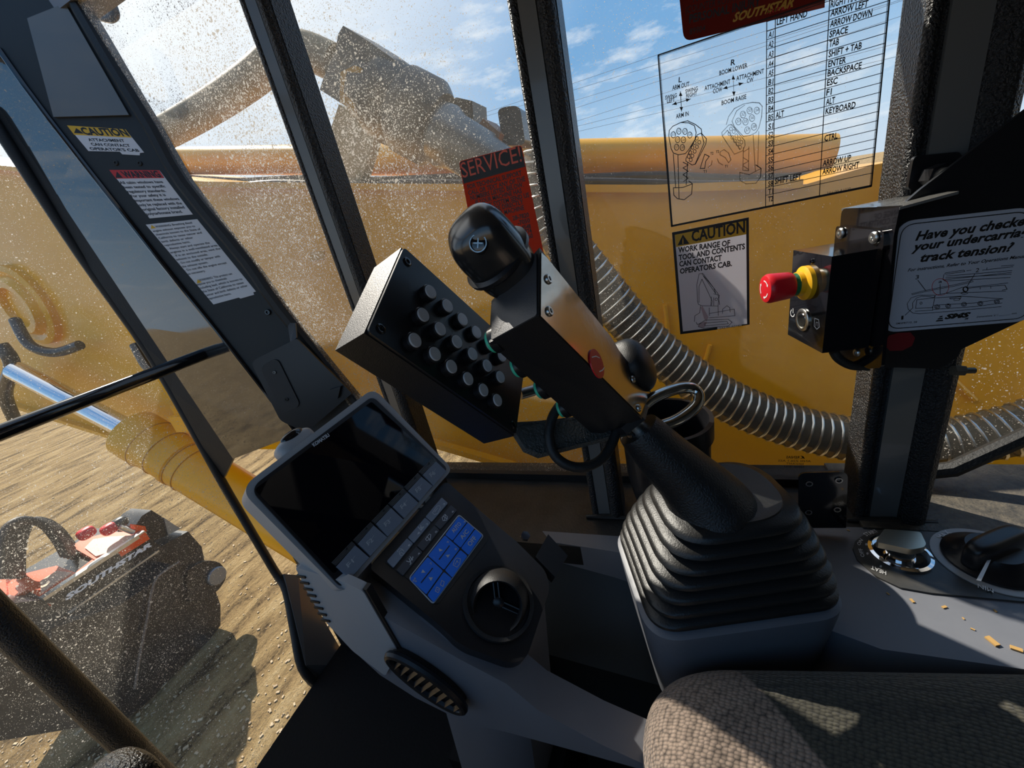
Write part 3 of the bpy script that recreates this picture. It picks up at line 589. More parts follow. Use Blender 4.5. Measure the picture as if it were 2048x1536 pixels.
# black bracket fixed low on the post
br = thing('mounting_bracket', 'black folded steel bracket with two screws low on the corner post', 'bracket', UC(c5(1620, 1130)))
ob = o_c + n_c * .05
def UB(p, k=.05): return UP(p[0], p[1], o_c + n_c * k, n_c)
b = B(); prism(b, rounded([UB(c5(*p)) for p in ((1465, 800), (1735, 665), (2060, 985), (1790, 1215), (1640, 1145))], [.02, .004, .004, .01, .012]), n_c * -.008); mk('plate', b, BLACKS, br, bev=.0015)
b = B(); prism(b, [UB(c5(1700, 690)), UB(c5(1735, 660)), UB(c5(1728, 575), .03), UB(c5(1680, 570), .012)], n_c * -.006); mk('side_tab', b, BLACKS, br)
b = B(); prism(b, rounded([UB(c5(*p), .054) for p in ((1520, 830), (1620, 775), (1760, 1060), (1650, 1105))], .018), n_c * -.003); mk('pad', b, BLACK, br)
for p in ((1607, 862), (1678, 1020)): screw(br, UB(c5(*p), .054), n_c, .005, GLOSS)
b = B(); hexa(b, UB(c5(1920, 1030), .052), UB(c5(1935, 960), .052) - UB(c5(1920, 1030), .052), UB(c5(1985, 1010), .052) - UB(c5(1920, 1030), .052), n_c * .012); mk('cable_clip', b, BLACKS, br)
# ================================================================== MONITOR
mTL, mTR, mBR, mBL = P(.276, .519, -.246), P(.521, .472, -.227), P(.511, .367, -.381), P(.266, .414, -.399)
e1v = (mTR - mTL).normalized(); nm = -((mTR - mTL).cross(mBL - mTL)).normalized()
FM = Fr(mTL, e1v, nm)
mon = thing('monitor', 'black screen monitor in a grey housing with six function keys', 'monitor', (mBL + mBR) / 2)
outer = [(478, 978), (747, 776), (905, 938), (686, 1188)]
b = B(); prism(b, rounded([FM.at(p) for p in outer], [.022, .02, .014, .014], 7), nm * -.045); mk('housing', b, GREYL, mon, bev=.004)
b = B(); prism(b, rounded([FM.at(p, .003) for p in [(499, 977), (745, 792), (896, 938), (684, 1177)]], [.016, .012, .01, .01], 6), nm * -.004); mk('bezel', b, BLACKS, mon, bev=.001)
b = B(); prism(b, rounded([FM.at(p, .0036) for p in [(509, 979), (743, 803), (875, 922), (668, 1148)]], .004), nm * -.001); mk('screen', b, SCREEN, mon)
b = B(); T(b, FM, 'KOMATSU', e2(758, 580), e2(922, 468), 7, .05, lift=.0042); mk('brand_lettering', b, LGREY, mon)
keys = [((190, 1210), (400, 970), (560, 1110), (345, 1350)), ((435, 950), (612, 745), (765, 880), (575, 1090)), ((640, 725), (810, 545), (950, 680), (770, 870)), ((830, 530), (990, 365), (1120, 485), (960, 660)), ((1005, 350), (1155, 190), (1280, 295), (1135, 465)), ((1172, 165), (1320, 15), (1440, 130), (1290, 290))]
ribs = [((135, 1163), (362, 925), (405, 962), (185, 1200)), ((382, 905), (575, 705), (615, 742), (425, 950)), ((590, 690), (768, 505), (808, 545), (630, 725)), ((780, 490), (945, 322), (990, 360), (822, 530)), ((960, 305), (1115, 145), (1155, 188), (1000, 345)), ((1125, 130), (1270, -15), (1315, 15), (1165, 165))]
RIBM = mat('ribbed_grey_plastic', (.09, .09, .09), .35)
for i, (k, r) in enumerate(zip(keys, ribs)):
    b = B(); prism(b, [FM.at(e3(*p), .0075) for p in k], nm * -.005); ko = mk('function_key', b, KEYG, mon, bev=.0012)
    c = [sum(p[j] for p in k) / 4 for j in (0, 1)]; dx, dy = (k[1][0] - k[0][0]), (k[1][1] - k[0][1])
    b = B(); T(b, FM, 'F%d' % (i + 1), e3(c[0] - dx * .22 - 5, c[1] - dy * .22 + 12), e3(c[0] + dx * .08, c[1] + dy * .08 + 18), 8, .012, lift=.0079)
    x0, y0 = c[0] - dx * .3, c[1] - dy * .3
    stroke(b, FM, [e3(x0, y0), e3(c[0] + dx * .22 - 22, c[1] + dy * .22 - 18)], .5, .0079)
    mk('key_lettering', b, LGREY, ko)
    b = B()
    for s in range(4):
        f0, f1 = s / 4 + .03, (s + 1) / 4 - .05
        A = [Vector(r[0]).lerp(Vector(r[3]), f) for f in (f0, f1)]; C_ = [Vector(r[1]).lerp(Vector(r[2]), f) for f in (f0, f1)]
        prism(b, [FM.at(e3(*p), .0065) for p in (A[0], C_[0], C_[1], A[1])], nm * -.004)
    ro = mk('ribbed_strip', b, RIBM, mon)
    m_ = (Vector(r[0]) * .32 + Vector(r[1]) * .5 + Vector(r[2]) * .18); b = B(); poly(b, FM, zz(e3, [(m_.x + 2, m_.y - 16), (m_.x + 24, m_.y + 6), (m_.x - 2, m_.y + 26)]), .0068, .0002); mk('arrow_mark', b, INK, ro)
# camera-like sensor pod on the top edge
pc = FM.at((590, 889), -.02); b = B(); sell(b, pc, (e1v * .03, FM.ey * .014, nm * .02), .6, .7); mk('sensor_pod', b, GREYL, mon, True)
b = B(); sell(b, pc + FM.ey * .010 + nm * .012, (e1v * .018, FM.ey * .008, nm * .009), .8, .9); mk('sensor_lens', b, GLOSS, mon, True)
# ================================================================== SWITCH PANEL CONSOLE
ep2 = Vector((-.05, -.87, -.49)); nP = ep2.cross(e1v).normalized() * 1
if nP.z < 0: nP = -nP
oP = P(.268, .405, -.412)
FP = Fr(oP, e1v, nP)
con = thing('switch_console', 'grey front console with black switch panel, blue climate keys and air vent', 'console', P(.38, .25, -1.2))
top = [d1(*p) for p in ((735, 985), (1105, 1285), (1205, 1385), (1470, 1480), (1545, 1450), (1665, 1090), (1640, 1000), (1500, 860), (1300, 690), (1130, 540))]
b = B(); prism(b, rounded([FP.at(p) for p in top], [.01, .02, .02, .03, .03, .02, .01, .01, .02, .012], 5), nP * -.024); mk('switch_panel', b, BLACKS, con, bev=.005, seg=3)
b = B(); prism(b, [FP.at(d1(*p), .001) for p in ((1590, 930), (1655, 815), (1755, 925), (1690, 1035))], nP * -.02); mk('side_flap', b, BLACK, con, bev=.002)
b = B(); cyl(b, FP.at(d1(1535, 830), -.012), nP, .008, .006, 6); mk('bolt', b, GLOSS, con)
b = B(); prism(b, rounded([FP.at(e3(*p), .0008) for p in ((715, 1150), (1385, 375), (1560, 520), (1945, 870), (1330, 1660), (985, 1345))], [.006, .006, .002, .008, .008, .002]), nP * -.001); mk('key_field', b, BLACK, con)
def key(px, m, name='switch_key', h=.0032, r=.002):
    bm = B(); prism(bm, rounded([FP.at(e3(*p), h) for p in px], r, 4), nP * -.003); return mk(name, bm, m, con, bev=.0005, seg=1)
def icon(ko, lines=(), fills=(), texts=(), m=LGREY, wd=1.0, lift=.0036):
    bm = B()
    for pl in lines: stroke(bm, FP, zz(e3, pl), wd, lift)
    for pl in fills: poly(bm, FP, zz(e3, pl), lift, .0001)
    for s, p, q, h in texts: T(bm, FP, s, e3(*p), e3(*q), h, .015, lift=lift)
    mk('key_symbol', bm, m, ko)
k1 = key([(760, 1150), (990, 890), (1060, 950), (835, 1225)], KEYG); icon(k1, [circ((930, 1055), 28, 14, 32), [(890, 1045), (880, 1035), (900, 1010), (930, 1010), (950, 1030)], [(905, 1070), (925, 1050), (945, 1065)]], [], [('1', (1010, 985), (1030, 968), 3.5)])
k2 = key([(1000, 880), (1195, 655), (1262, 712), (1068, 945)], KEYG); icon(k2, [[(1115, 760), (1150, 800), (1180, 760), (1140, 770)], [(1145, 745), (1155, 790)]], [[(1105, 850), (1145, 830), (1120, 815)]], [('2', (1215, 745), (1235, 725), 3.5)], wd=1.6)
k3 = key([(1200, 645), (1385, 425), (1455, 490), (1270, 705)], KEYG); icon(k3, [[(1280, 600), (1330, 525), (1360, 520), (1370, 540), (1340, 610), (1300, 620), (1280, 600)], [(1305, 590), (1340, 545)]], [], [('3', (1408, 518), (1428, 498), 3.5)])
k4 = key([(870, 1250), (1095, 985), (1165, 1045), (945, 1315)], KEYD); icon(k4, [[(985, 1150), (1020, 1160), (1060, 1105)], [(1015, 1120), (1035, 1175), (1025, 1190)], [(1025, 1100), (1050, 1140), (1055, 1100)]], [], [('4', (1120, 1085), (1142, 1062), 3.5)], wd=1.6)
k5 = key([(1105, 975), (1300, 745), (1362, 800), (1172, 1035)], KEYD); icon(k5, [[(1200, 900), (1245, 842), (1262, 850), (1255, 895), (1215, 918), (1200, 900)], [(1215, 870), (1250, 905)], [(1245, 915), (1258, 908)]], [], [('5', (1318, 835), (1340, 812), 3.5)], wd=1.3)
k6 = key([(1305, 735), (1490, 510), (1560, 570), (1370, 790)], KEYD); icon(k6, [[(1390, 655), (1420, 620), (1450, 645), (1440, 685), (1400, 690), (1390, 655)], [(1400, 640), (1450, 670)], [(1430, 620), (1415, 690)]], [], [('6', (1508, 602), (1528, 582), 3.5)], wd=1.3)
bo = [(1005, 1345), (1580, 615), (1868, 860), (1290, 1645)]
b = B(); prism(b, rounded([FP.at(e3(*p), .0016) for p in bo], .005, 5), nP * -.0015); mk('climate_key_border', b, LGREY, con)
b = B(); prism(b, rounded([FP.at(e3(*p), .0021) for p in [(1018, 1345), (1582, 630), (1854, 860), (1292, 1627)]], .0045, 5), nP * -.0015); mk('climate_key_base', b, INK, con)
c1k = key([(1425, 850), (1578, 640), (1670, 705), (1510, 915)], BLUE, 'climate_key'); icon(c1k, [], [], [('AUTO', (1525, 832), (1612, 728), 8), ('8', (1645, 715), (1660, 700), 3)])
c2k = key([(1515, 922), (1680, 712), (1757, 778), (1600, 995)], BLUE, 'climate_key'); icon(c2k, [], [], [('A/C', (1620, 905), (1698, 815), 8)])
c3k = key([(1606, 1000), (1766, 788), (1846, 855), (1690, 1080)], BLUE, 'climate_key'); icon(c3k, [], [], [('OFF', (1712, 985), (1785, 890), 9)])
c4k = key([(1230, 1085), (1420, 857), (1590, 1008), (1410, 1248)], BLUE, 'climate_key')
icon(c4k, [], [[(1350, 1005), (1400, 1025), (1360, 1042), (1372, 980)][:3], [(1430, 1082), (1480, 1075), (1455, 1112)], [(1285, 1100), (1310, 1125), (1300, 1112)]], [('0', (1545, 1030), (1562, 1012), 4), ('9', (1455, 950), (1472, 932), 4)])
icon(c4k, [[(1355, 1130), (1472, 975)]], m=INK, wd=2.0)
c5k = key([(1022, 1350), (1225, 1102), (1400, 1260), (1210, 1528)], BLUE, 'climate_key')
icon(c5k, [circ((1065, 1372), 8), circ((1080, 1350), 8), circ((1090, 1380), 8)], [[(1150, 1285), (1200, 1280), (1170, 1245)], [(1235, 1335), (1285, 1335), (1262, 1375)]], [('7', (1262, 1195), (1280, 1178), 4)])
icon(c5k, [[(1150, 1395), (1280, 1230)]], m=INK, wd=2.0)
c6k = key([(1422, 1252), (1597, 1022), (1678, 1090), (1505, 1338)], BLUE, 'climate_key'); icon(c6k, [[(1515, 1195), (1530, 1140), (1555, 1115), (1600, 1125), (1590, 1180), (1560, 1220), (1515, 1195)], [(1535, 1190), (1560, 1150), (1575, 1170)]], [circ((1560, 1150), 8)])
c7k = key([(1222, 1536), (1410, 1272), (1498, 1345), (1295, 1618)], BLUE, 'climate_key'); icon(c7k, [[(1310, 1490), (1330, 1445), (1365, 1465), (1345, 1510), (1310, 1490)], [(1370, 1420), (1385, 1370), (1415, 1385), (1400, 1440), (1370, 1420)], [(1330, 1480), (1350, 1472)]])
# round air outlet
vc = FP.at(d1(1400, 1165), 0); vr = .046
b = B(); lathe(b, vc + nP * .001, nP, [(vr * 1.02, 0), (vr * 1.12, .001), (vr * 1.1, .004), (vr * .98, .003), (vr * .93, -.012)], 40); mk('vent_ring', b, BLACK, con, True)
vx = (nP * .72 + e1v * -.62 + FP.ey * -.12).normalized()
vb = vc - vx * .012
b = B(); lathe(b, vb, vx, [(vr * .5, -.024), (vr * .88, -.012), (vr * .93, .006), (vr * .82, .026), (vr * .74, .031), (vr * .68, .028), (vr * .66, .012), (vr * .63, -.012), (0, -.016)], 40); vent = mk('air_vent', b, BLACK, con, True)
hx, hy, hn = basis(vx); hub = vb + vx * .016
b = B(); lathe(b, hub - vx * .014, vx, [(0, 0), (.0085, 0), (.0085, .012), (.006, .014), (0, .014)], 18); mk('vent_hub', b, BLACKS, vent, True)
for kk in range(3):
    a = kk * 2.094 + .35
    for s in (-1, 1):
        d = hx * math.cos(a) + hy * math.sin(a); sd = vx.cross(d) * .0032 * s
        b = B(); hexa(b, hub + d * .007 + sd - vx * .01, d * (vr * .65 - .006), vx * .009, vx.cross(d) * .0016); mk('vent_spoke', b, BLACKS, vent)
# grey console body: overhanging side skin, side cover, lower grille
def UB2(x, y, X=.275): return UX(x, y, X)
top3 = [FP.at(p) - nP * .021 for p in ((737, 1135), (882, 1252), (930, 1302), (1024, 1344))]
for q in top3: q.x = .275
side3 = [UB2(592, 1132), UB2(690, 1160)] + top3 + [UB2(*p) for p in ((1075, 1420), (1200, 1488), (1400, 1580), (1330, 1552), (1180, 1510), (1020, 1466), (960, 1452), (900, 1430), (830, 1395), (760, 1350), (705, 1300), (655, 1245), (620, 1195))]
b = B(); prism(b, side3, Vector((.05, 0, 0))); mk('console_body', b, GREY, con, bev=.012, seg=4)
b = B(); prism(b, [FP.at(p) - nP * .02 + Vector((-.0, 0, 0)) for p in [d1(*q) for q in ((1000, 1215), (1205, 1375), (1465, 1462), (1530, 1440), (1650, 1090), (1620, 1000), (1500, 880), (1300, 710))]], Vector((.0, .06, -.5))); mk('console_column', b, GREY, con, bev=.015, seg=4)
b = B(); prism(b, rounded([UB2(*p, .271) for p in ((590, 1134), (690, 1165), (726, 1182), (797, 1305), (770, 1352), (705, 1302), (655, 1248), (620, 1196))], .006), Vector((.012, 0, 0))); mk('side_cover', b, GREYL, con, bev=.002)  # lighter than the body: light on this face put into its grey
b = B(); q = [UB2(*p, .2725) for p in ((725, 1178), (733, 1180), (806, 1306), (797, 1308))]; prism(b, q, Vector((.01, 0, 0))); mk('seam', b, INK, con)
b = B()
for i in range(8):
    p = UB2(600 + i * 7, 1150 + i * 12.5, .272); abox(b, p + Vector((-.003, -.012, -.002)), p + Vector((.03, .004, .0015)))
mk('louvre_slots', b, INK, con)
gc = UB2(852, 1366, .262); gd = (UB2(925, 1421, .262) - UB2(772, 1308, .262)); gx = gd.normalized(); gz = Vector((1, 0, 0)).cross(gx).normalized()
def ell(a, h_, k=36, c=gc, xo=0.0): return [c + gx * a * math.cos(2 * math.pi * i / k) + gz * h_ * math.sin(2 * math.pi * i / k) + Vector((xo, 0, 0)) for i in range(k)]
L_ = gd.length / 2
b = B(); tube(b, ell(L_ * .97, L_ * .36), .006, 8, True); mk('grille_ring', b, BLACKS, con, True)
b = B(); prism(b, ell(L_ * .95, L_ * .34, xo=.002), Vector((.02, 0, 0))); gr = mk('floor_grille', b, BLACK, con)
for i in range(9):
    f = -.75 + i * .19; hh = L_ * .3 * math.sqrt(max(0, 1 - f * f)); b = B(); hexa(b, gc + gx * L_ * f - gz * hh + Vector((-.001, 0, 0)), gz * 2 * hh, gx * .004 + Vector((-.004, 0, 0)), Vector((.004, 0, 0))); mk('grille_vane', b, BLACKS, gr)
# console foot down to the floor
b = B(); abox(b, P(.32, .22, -1.2), P(.47, .44, -.92)); mk('console_foot', b, FLOORM, con, bev=.01)
# ================================================================== RIGHT-HAND CONSOLE with joystick pod
rc = thing('side_console', 'dark grey side console under the joystick with ignition and throttle plate', 'console', P(.62, -.2, -1.2))
ZC = -.61
b = B(); prism(b, [UZ(1085, 1062, ZC), UZ(1290, 1076, ZC), P(.66, -.2, ZC), UZ(1640, 1052, ZC), UZ(2060, 1066, ZC), P(.66, -.62, ZC), P(.45, -.62, ZC), P(.45, -.24, ZC), P(.5, -.1, ZC), P(.56, .0, ZC), P(.575, .12, ZC), P(.585, .24, ZC)], Vector((0, 0, -.25))); mk('console_top', b, GREY, rc, bev=.008, seg=3)
bu = Vector((.315, -.949, 0)); bv = Vector((.949, .315, 0)); cB = P(.512, -.05, -.55)
def ringpts(c, a, w_, r, z, k=10):
    q = [c + bu * sx_ * a + bv * sy_ * w_ + Vector((0, 0, z)) for sx_, sy_ in ((-1, -1), (1, -1), (1, 1), (-1, 1))]
    return rounded(q, r, k)
def loft(bm, rings, cap=True):
    R_ = [[bm.verts.new(p) for p in r] for r in rings]; n = len(R_[0])
    for a, c in zip(R_, R_[1:]):
        for i in range(n): bm.faces.new((a[i], a[(i + 1) % n], c[(i + 1) % n], c[i]))
    if cap: bm.faces.new(R_[0][::-1]); bm.faces.new(R_[-1])
    return bm
b = B(); loft(b, [ringpts(cB, .112, .08, .05, -.22), ringpts(cB, .125, .098, .05, -.1), ringpts(cB, .132, .106, .05, -.03), ringpts(cB, .134, .108, .05, -.004), ringpts(cB, .125, .1, .045, .002)]); mk('joystick_pod', b, GREY, rc, True)
bo_ = UX(1243, 1155, .583); b = B(); lathe(b, bo_ + Vector((.004, 0, 0)), (-1, 0, 0), [(0, 0), (.016, 0), (.012, .005), (.009, .006), (.006, .003), (0, .003)], 18); mk('cover_bolt', b, GLOSS, rc, True)
b = B(); hex8(b, [P(.47, .3, -.78), P(.46, -.1, -.82), P(.46, -.1, -1.2), P(.47, .3, -1.2)], [P(.585, .3, -.66), P(.585, -.1, -.68), P(.6, -.1, -1.2), P(.6, .3, -1.2)]); mk('lower_skirt', b, PANELC, rc, bev=.02, seg=3)  # dark panel colour stands for the shade on this grey body
# ignition and throttle plate
FZ = Fr(P(.5, -.3, ZC + .003), (0, -1, 0), (0, 0, 1))
pl = [(1010, 962), (860, 1000), (785, 1055), (768, 1110), (800, 1190), (950, 1320), (1120, 1400), (1350, 1440), (2200, 1520), (2200, 985), (1500, 968)]
b = B(); prism(b, [FZ.at(d4(*p)) for p in pl], Vector((0, 0, -.004))); mk('switch_plate', b, mat('charcoal_plate', (.045, .045, .045), .38, bump=(500, .2, .001), var=(25, (.075, .07, .06))), rc, bev=.0008, seg=1)
ic = FZ.at(d4(1118, 1150)); b = B(); lathe(b, ic, (0, 0, 1), [(.0385, 0), (.0385, .004), (.034, .0055), (.030, .003), (.018, .002), (.018, .006), (.0, .006)], 40); mk('ignition_bezel', b, CHROME, rc, True)
b = B(); cyl(b, ic, (0, 0, 1), .0165, .007, 24); mk('ignition_barrel', b, mat('scuffed_lock_face', (.1, .095, .085), .5, bump=(300, .6, .003)), rc)
for s, p, q, h in [('START', (872, 1018), (962, 985), 8), ('ON', (820, 1090), (845, 1048), (-6, -4)), ('OFF', (858, 1172), (838, 1108), (-7.5, .5)), ('HEAT', (1018, 1280), (905, 1235), (0, 7.5)),
                   ('MAX', (1440, 1040), (1508, 992), 10), ('MIN', (1818, 1412), (1700, 1372), (1, 8))]:
    b = B(); T(b, FZ, s, d4(*p), d4(*q), h, .01, lift=.0026 if s in ('MAX', 'MIN') else .0008); mk('lettering', b, WHITE, rc)
for p in ((870, 1078), (878, 1147), (978, 1243), (940, 1022)):
    b = B(); poly(b, FZ, zz(d4, circ(p, 9, 10)), .0008, .0002); mk('position_dot', b, LGREY, rc)
key_o = thing('ignition_key', 'brassy chrome ignition key turned in the round lock', 'key', ic + Vector((0, 0, .006)))
kq = [(1005, 962), (1275, 985), (1318, 1075), (1300, 1100), (1205, 1118), (950, 1062), (945, 1045)]
b = B(); prism(b, rounded([UZ(*d4(*p), ZC + .036) for p in kq], .004), Vector((0, 0, -.011))); mk('key_bow', b, mat('worn_brassy_key', (.72, .64, .5), .32, metal=1, bump=(60, .1, .001)), key_o, bev=.003, seg=3)
b = B(); cyl(b, ic + Vector((.0, .0, .005)), (UZ(*d4(1140, 1090), ZC + .024) - ic), .009, .022, 16); mk('key_shank', b, IRON, key_o, True)
dc_ = FZ.at(d4(1800, 1200)); b = B(); lathe(b, dc_, (0, 0, 1), [(.064, 0), (.064, .0015), (0, .0015)], 48); mk('dial_scale', b, mat('pale_dial_scale', (.42, .42, .42), .4), rc, True)
b = B(); lathe(b, dc_ + Vector((0, 0, .001)), (0, 0, 1), [(.053, 0), (.053, .004), (.048, .008), (.042, .01), (.03, .024), (0, .026)], 44); dial = mk('throttle_dial', b, BLACKS, rc, True)
wa_, wb_ = UZ(*d4(1560, 1160), ZC + .03), UZ(*d4(1990, 1030), ZC + .03)
wd_ = (dc_ - FZ.at(d4(1500, 1330))); wd_.z = 0; wd_.normalize(); ws_ = Vector((-wd_.y, wd_.x, 0))
b = B(); sell(b, dc_ + Vector((0, 0, .024)), (wd_ * .05, ws_ * .015, Vector((0, 0, .026))), .5, .6); mk('dial_grip', b, BLACKS, dial, True)
b = B(); poly(b, FZ, zz(d4, [(1785, 1175), (1808, 1180), (1728, 1352), (1692, 1345)]), .03, .0006); mk('dial_pointer', b, WHITE, dial)
# ================================================================== JOYSTICK
V0 = U(1077, 632, .36)
js = thing('joystick', 'black control joystick with polished steel plate, domed knobs and ribbed rubber boot', 'joystick', cB)
Aj, Bj, Cj = U(1079, 495, .397), U(978, 686, .398), U(1283, 838, .512)
ABj, BCj = U(983, 602, .435), U(1190, 872, .551); ACj = U(1304, 786, .549); ABCj = ABj + (BCj - Bj)
ACj = UP(1304, 786, V0, (Aj - V0).cross(Cj - V0).normalized())
b = B(); hex8(b, [V0, Aj, ABj, Bj], [Cj, ACj, ABCj, BCj]); mk('grip_housing', b, BLACK, js, bev=.004, seg=3)
nf3 = (Aj - V0).cross(Cj - V0).normalized(); nf3 = nf3 if nf3.dot(CAM - V0) > 0 else -nf3
F3 = Fr(V0, Cj - V0, nf3)
b = B(); prism(b, [F3.at(p, .0015) for p in ((1083, 505), (1082, 632), (1281, 830), (1300, 785), (1262, 765), (1250, 722), (1224, 676), (1093, 514))], nf3 * -.004); mk('face_plate', b, MIRROR, js, bev=.0006, seg=1)
for p in (e1(862, 580), e1(870, 815), e1(1482, 1312), e1(1525, 1520)): screw(js, F3.at(p, .0015), nf3, .0052)
rs = F3.at(e1(1215, 1198), .0016); b = B(); cyl(b, rs, nf3, .0165, .0014, 30); rbt = mk('red_marker_button', b, RED, js)
b = B(); q0 = e1(1215, 1198); stroke(b, F3, zz(e1, [(1185, 1150), (1215, 1142), (1240, 1155)]), 2.2, .0032); stroke(b, F3, zz(e1, [(1275, 1225), (1262, 1245), (1240, 1255)]), 2.2, .0032); mk('arrow_marks', b, WHITE, rbt)
nf1 = (Bj - V0).cross(Aj - V0).normalized(); nf1 = nf1 if nf1.dot(CAM - V0) > 0 else -nf1
F1_ = Fr(V0, V0 - Bj, nf1)
b = B(); prism(b, rounded([F1_.at(p, .0016) for p in ((984, 608), (1072, 503), (1073, 630), (982, 680))], .003), nf1 * -.0015); mk('end_plate', b, mat('dusty_black_plate', (.06, .062, .07), .36, bump=(700, .2, .0006), var=(60, (.06, .06, .06))), js, bev=.0005, seg=1)
b = B(); cn = (F1_.ex, F1_.ey)
T(b, F1_, 'P', e1(515, 938), e1(548, 900), 9, -.02, lift=.0019); T(b, F1_, 'W', e1(455, 985), e1(515, 950), 9, -.02, lift=.0019); mk('hand_lettering', b, INK, js)
# top dome
ax_c = (Cj - V0).normalized(); ax_a = (Aj - V0).normalized(); ax_b = (Bj - V0).normalized()
dcn = U(986, 508, .405)
b = B(); sell(b, dcn, (ax_a * .030 + ax_b * .012, ax_b * .034 - ax_a * .006, ax_c * -.046), .62, .72, 48, 28); dome = mk('thumb_dome', b, mat('satin_black_dome', (.022, .022, .023), .2, spec=.8, bump=(500, .05, .0003)), js, True)
b = B(); lathe(b, dcn + ax_c * .008, -ax_c, [(.036, -.003), (.039, 0), (.039, .004), (.034, .006)], 36); mk('dome_collar', b, BLACKS, js, True)
vdir = (CAM - dcn).normalized(); sd_ = (U(957, 486, .36) - dcn); 
def onsurf(px, t0, t1, c, A, e1_, e2_):
    inv = Matrix((A[0], A[1], A[2])).transposed().inverted()
    for i in range(400):
        t = t0 + (t1 - t0) * i / 400; q = inv @ (U(px[0], px[1], t) - c)
        v = (abs(q.x) ** (2 / e2_) + abs(q.y) ** (2 / e2_)) ** (e2_ / e1_) + abs(q.z) ** (2 / e1_)
        if v <= 1: return U(px[0], px[1], t)
    return U(px[0], px[1], (t0 + t1) / 2)
dA = (ax_a * .030 + ax_b * .012, ax_b * .034 - ax_a * .006, ax_c * -.046)
spt = onsurf((957, 487), .3, .5, dcn, dA, .62, .72); spn = (spt - dcn).normalized(); spn = (spn + vdir * .3).normalized()
b = B(); lathe(b, spt - spn * .001, spn, [(0, .0022), (.008, .002), (.0092, .001), (.0092, -.004)], 26); mk('dome_screw_cap', b, GLOSS, dome, True)
b = B(); lathe(b, spt + spn * .0008, spn, [(.0083, 0), (.0083, .0012), (.0073, .0012), (.0073, 0)], 26); mk('cap_ring', b, STEEL, dome, True)
bx_, by_, bn_ = basis(spn); b = B()
for a in (.6, 2.17): 
    d = bx_ * math.cos(a) + by_ * math.sin(a); hexa(b, spt + spn * .0012 - d * .0045 - spn.cross(d) * .0006, d * .009, spn.cross(d) * .0012, spn * .0008)
mk('cap_slot', b, STEEL, dome)
# lower rounded rest
lc_ = U(1262, 735, .56)
b = B(); sell(b, lc_, (ax_a * .034 + ax_b * .004, ax_b * .03, ax_c * .038), .7, .8, 40, 24); mk('palm_rest', b, BLACK, js, True)
# green buttons on the hidden side
nb = (Bj - V0).normalized(); nface = (ABj - Bj).cross(BCj - Bj).normalized(); nface = nface if nface.dot(nb) > 0 else -nface
for p, t in (((992, 697), .405), ((1041, 748), .445), ((1087, 792), .485), ((1131, 830), .52)):
    o_ = U(*p, t) + (ABj - Bj).normalized() * .012
    b = B(); cyl(b, o_ - nface * .006, nface, .0142, .009, 26, .001); gb = mk('thumb_button', b, BLACKS, js, True)
    b = B(); cyl(b, o_ + nface * .003, nface, .0118, .0045, 26, .001); mk('button_cap', b, MINT, gb, True)
# neck and stem
stem = [(1276, 858, .548, .029), (1296, 880, .55, .033), (1330, 915, .553, .037), (1370, 953, .556, .042), (1398, 985, .558, .05), (1415, 1012, .561, .059), (1424, 1036, .563, .063)]
pts = smoothpts([U(x, y, t) for x, y, t, r in stem], 5); rr = []
for i in range(len(pts)):
    f = i / 5; j = min(int(f), len(stem) - 2); rr.append(stem[j][3] + (stem[j + 1][3] - stem[j][3]) * (f - j))
b = B(); tube(b, pts, rr, 30); mk('stem', b, mat('grained_black_leatherette', (.012, .012, .013), .38, bump=(420, .5, .003)), js, True)
b = B(); cyl(b, pts[0] + (pts[0] - pts[3]).normalized() * .022, (pts[3] - pts[0]), .014, .03, 20); mk('steel_neck', b, STEEL, js, True)
b = B(); cyl(b, pts[0] + (pts[0] - pts[3]).normalized() * .014, (pts[0] - pts[3]), .03, .012, 6); mk('lock_nut', b, BLACKS, js)
# ribbed boot
tC = pts[-1]; rings = []
NR = 7; tT = tC + bu * .018 + bv * .014
for i in range(NR):
    f0 = i / NR
    for f, s in ((f0, .97), (f0 + .06 / NR, 1.02), (f0 + .2 / NR, 1.055), (f0 + .42 / NR, 1.06), (f0 + .58 / NR, 1.04), (f0 + .72 / NR, .97), (f0 + .84 / NR, .92), (f0 + .96 / NR, .92)):
        c = Vector((cB.x + (tT.x - cB.x) * f, cB.y + (tT.y - cB.y) * f, cB.z)); z = .002 + (tC.z - cB.z + .03) * (f ** .95)
        g = f ** 1.5; a = (.122 + (.076 - .122) * g) * s; w_ = (.098 + (.068 - .098) * g) * s; r = .042 + (.062 - .042) * f
        rings.append(ringpts(c, a, w_, min(r, w_ * .98), z))
rings.append(ringpts(Vector((tT.x, tT.y, cB.z)), .058, .055, .053, tC.z - cB.z + .03))
b = B(); loft(b, rings); mk('rubber_boot', b, mat('ribbed_black_rubber', (.014, .014, .014), .4, bump=(450, .3, .0012)), js, True)
